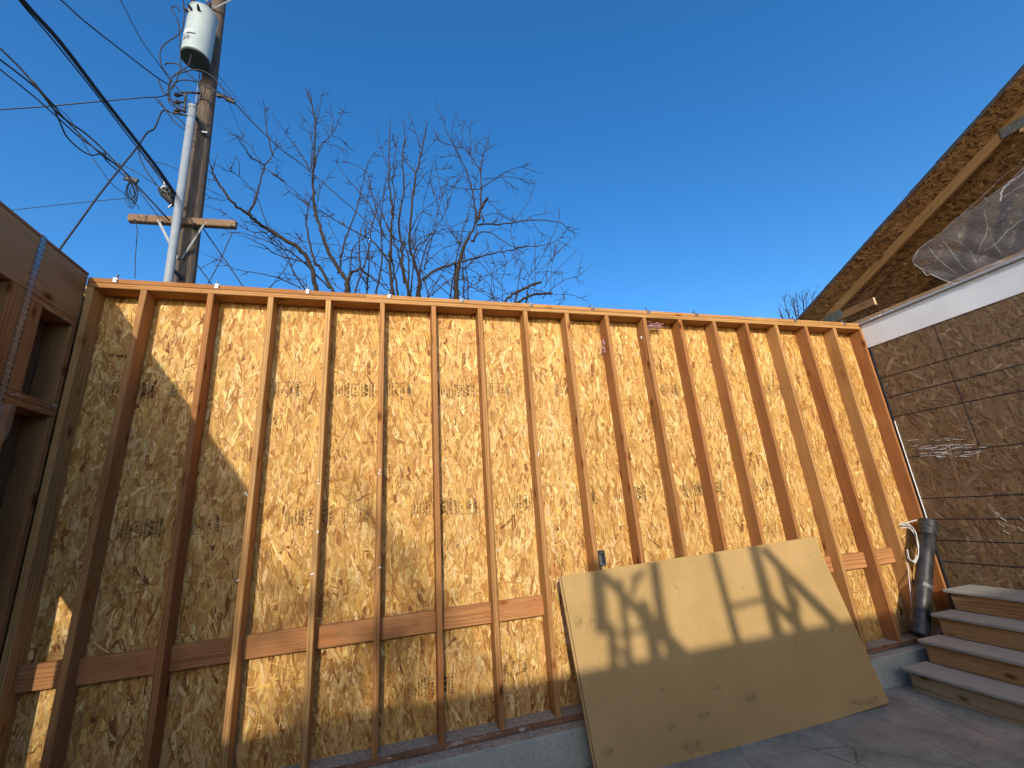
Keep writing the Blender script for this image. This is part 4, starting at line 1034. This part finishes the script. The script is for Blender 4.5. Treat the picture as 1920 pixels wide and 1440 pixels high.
# small far tree
t2 = thing('bare_tree', (13.5, 16, GZ), 'small distant leafless tree peeking over the wall beside the roof', 'tree')
crown = MB(); twigs = MB(); b0 = at(1500, 640, 1, 16.0)
mb = MB(); mb.tube([(b0[0], 16, GZ), (b0[0], 16, b0[2]-.3), tuple(b0)], [.25, .17, .12], 10); mb.build('trunk', M['bark'], t2, True)
for (tx, ty) in ((1458, 575), (1470, 560), (1480, 552), (1492, 546), (1503, 545), (1512, 550), (1525, 548), (1463, 590), (1535, 560), (1487, 560), (1507, 565), (1475, 580), (1520, 575)):
    e = at(tx, ty, 1, 16+random.uniform(-1, 1)); md = (b0+e)/2+np.array([(e[0]-b0[0])*.12, 0, -.1]); P3 = smooth([b0, md, e], 6)
    crown.tube(P3, [.05*(1-.75*k/(len(P3)-1)) for k in range(len(P3))], 6)
    for q in range(9):
        k = random.randint(4, len(P3)-2); dd = P3[k+1]-P3[k]; dd /= np.linalg.norm(dd)
        ax_ = np.array([random.gauss(0, 1) for _ in range(3)]); ax_ /= np.linalg.norm(ax_); grow(P3[k], dd+ax_*.6, random.uniform(.3, .8), .012, 1)
crown.build('limbs', M['bark'], t2, True); twigs.build('twigs', M['bark'], t2)

# ------------------------------------------------------------------ what shades the wall from behind the viewer, an added tree included
SUN = np.array([-.25, -1.0, .35])      # towards the sun
YO = -8.2
op = thing('timber_wall', (2, YO-.1, GZ), 'plain sheathed timber wall across the yard behind the viewer', 'wall')
mb = MB(); mb.box(-4.5, 6.4, YO-.14, YO-.1, GZ, 3.08, (.3, .19, .09), 0, .001); mb.build('sheathing_panel', M['osb_old'], op)
mb = MB(); mb.box(-4.5, 6.4, YO-.16, YO, 3.082, 3.12, (.4, .24, .11)); mb.build('top_plate', M['lumber'], op)
for k in range(16):
    mb = MB(); x = -4.4+k*.7; mb.box(x, x+.038, YO-.099, YO, GZ, 3.08, (.4, .24, .11)); mb.build('stud', M['lumber'], op)
nb = en
def onboard(x, y):
    d = RM @ np.array([(x-960)/FPX, -(y-720)/FPX, -1.0]); t = np.dot(tl-CAM, nb)/np.dot(d, nb); return CAM+d*t
def cast(c):
    p = onboard(1000+c[0]/2.743, 960+c[1]/2.743); t = (YO-p[1])/SUN[1]; return p+SUN*t
SH = {'timber_frame_tall': [((315, 230), (350, 620), 62), ((388, 560), (418, 900), 40), ((435, 330), (500, 880), 32), ((350, 310), (600, 570), 45), ((590, 550), (890, 850), 62),
        ((600, 230), (645, 560), 46), ((650, 540), (715, 850), 42), ((500, 290), (490, 400), 26), ((545, 270), (490, 345), 26), ((370, 602), (560, 568), 26), ((390, 650), (570, 850), 30), ((560, 500), (620, 860), 60), ((510, 420), (600, 640), 70)],
      'timber_frame_wide': [((915, 190), (1080, 790), 34), ((1118, 150), (1285, 750), 50), ((1000, 478), (1195, 432), 28), ((1165, 170), (1330, 350), 40), ((1320, 340), (1640, 660), 48),
        ((1250, 260), (1400, 740), 40), ((1215, 440), (1490, 720), 42), ((1320, 400), (1345, 480), 20)]}
for i, (nm, L_) in enumerate(SH.items()):
    c = cast(L_[0][1]); o = thing('trestle', (c[0], YO, 3.12), ('narrow braced timber trestle standing on the wall behind the viewer', 'wide braced timber trestle standing on the wall behind the viewer')[i], 'trestle')
    for k, (a, b_, w) in enumerate(L_):
        p, q = cast(a), cast(b_); yo = YO-.03-.012*k; p[1] = q[1] = yo
        u = q-p; du = np.array([b_[0]-a[0], b_[1]-a[1]], float); du /= np.linalg.norm(du); pw = cast((a[0]-du[1]*w*.55, a[1]+du[0]*w*.55)); wd = abs(np.cross([u[0], u[2]], [pw[0]-p[0], pw[2]-p[2]]))/np.linalg.norm(u)*2
        mb = MB(); mb.beam(p, q, .012, max(.03, wd), tuple(np.cross(u, [0, 1, 0])), (.45, .27, .12), .001); mb.build('timber', M['lumber'], o)

t3 = thing('bare_tree', (-3.9, -20, GZ), 'added bare tree, unseen behind the viewer, placed to thin the sun low on the wall', 'tree')  # unseen tree, added only to dim the lower part of the stud wall
random.seed(41); mb = MB(); mb.tube([(-3.9, -20, GZ), (-3.95, -20, 4), (-3.8, -20, 6.6)], [.3, .22, .14], 12); mb.build('trunk', M['bark'], t3, True)
crown = MB()
for k in range(78):
    c = np.array([-3.8+random.uniform(-1.3, 1.3), -20+random.uniform(-1, 1), 7.3+random.uniform(-1.0, .75)]); d = np.array([random.gauss(0, 1), random.gauss(0, .5), random.gauss(.5, .8)]); d /= np.linalg.norm(d)
    crown.tube([c-d*.7, c+d*.1+np.array([0, 0, .04]), c+d*.7], [.03, .022, .01], 5)
crown.build('limbs', M['bark'], t3)
# ------------------------------------------------------------------ light
sd_ = Vector(SUN).normalized(); el = math.asin(sd_.z)
L = bpy.data.lights.new('sun', 'SUN'); L.energy = 2.4; L.angle = math.radians(.53); L.color = (1.0, .91, .76)
so = bpy.data.objects.new('sun', L); COL.objects.link(so); so.rotation_euler = sd_.to_track_quat('Z', 'Y').to_euler(); so.location = (-5, -20, 12)
w = bpy.data.worlds.new('World'); scn.world = w; w.use_nodes = True; nt = w.node_tree
hs = nt.nodes.new('ShaderNodeHueSaturation'); hs.inputs['Saturation'].default_value = 1.30; hs.inputs['Hue'].default_value = .503; hs.inputs['Value'].default_value = 1.14
sky = nt.nodes.new('ShaderNodeTexSky'); sky.sky_type = 'NISHITA'; sky.sun_disc = False
sky.sun_elevation = el; sky.sun_rotation = math.atan2(SUN[0], SUN[1]) % (2*math.pi)
sky.air_density = 1.0; sky.dust_density = 2.0; sky.ozone_density = 3.0; sky.altitude = 300
nt.links.new(sky.outputs[0], hs.inputs['Color']); nt.links.new(hs.outputs[0], nt.nodes['Background'].inputs[0]); nt.nodes['Background'].inputs[1].default_value = .15
vs = scn.view_settings; vs.view_transform = 'Standard'; vs.look = 'None'; vs.exposure = .66; vs.gamma = 1
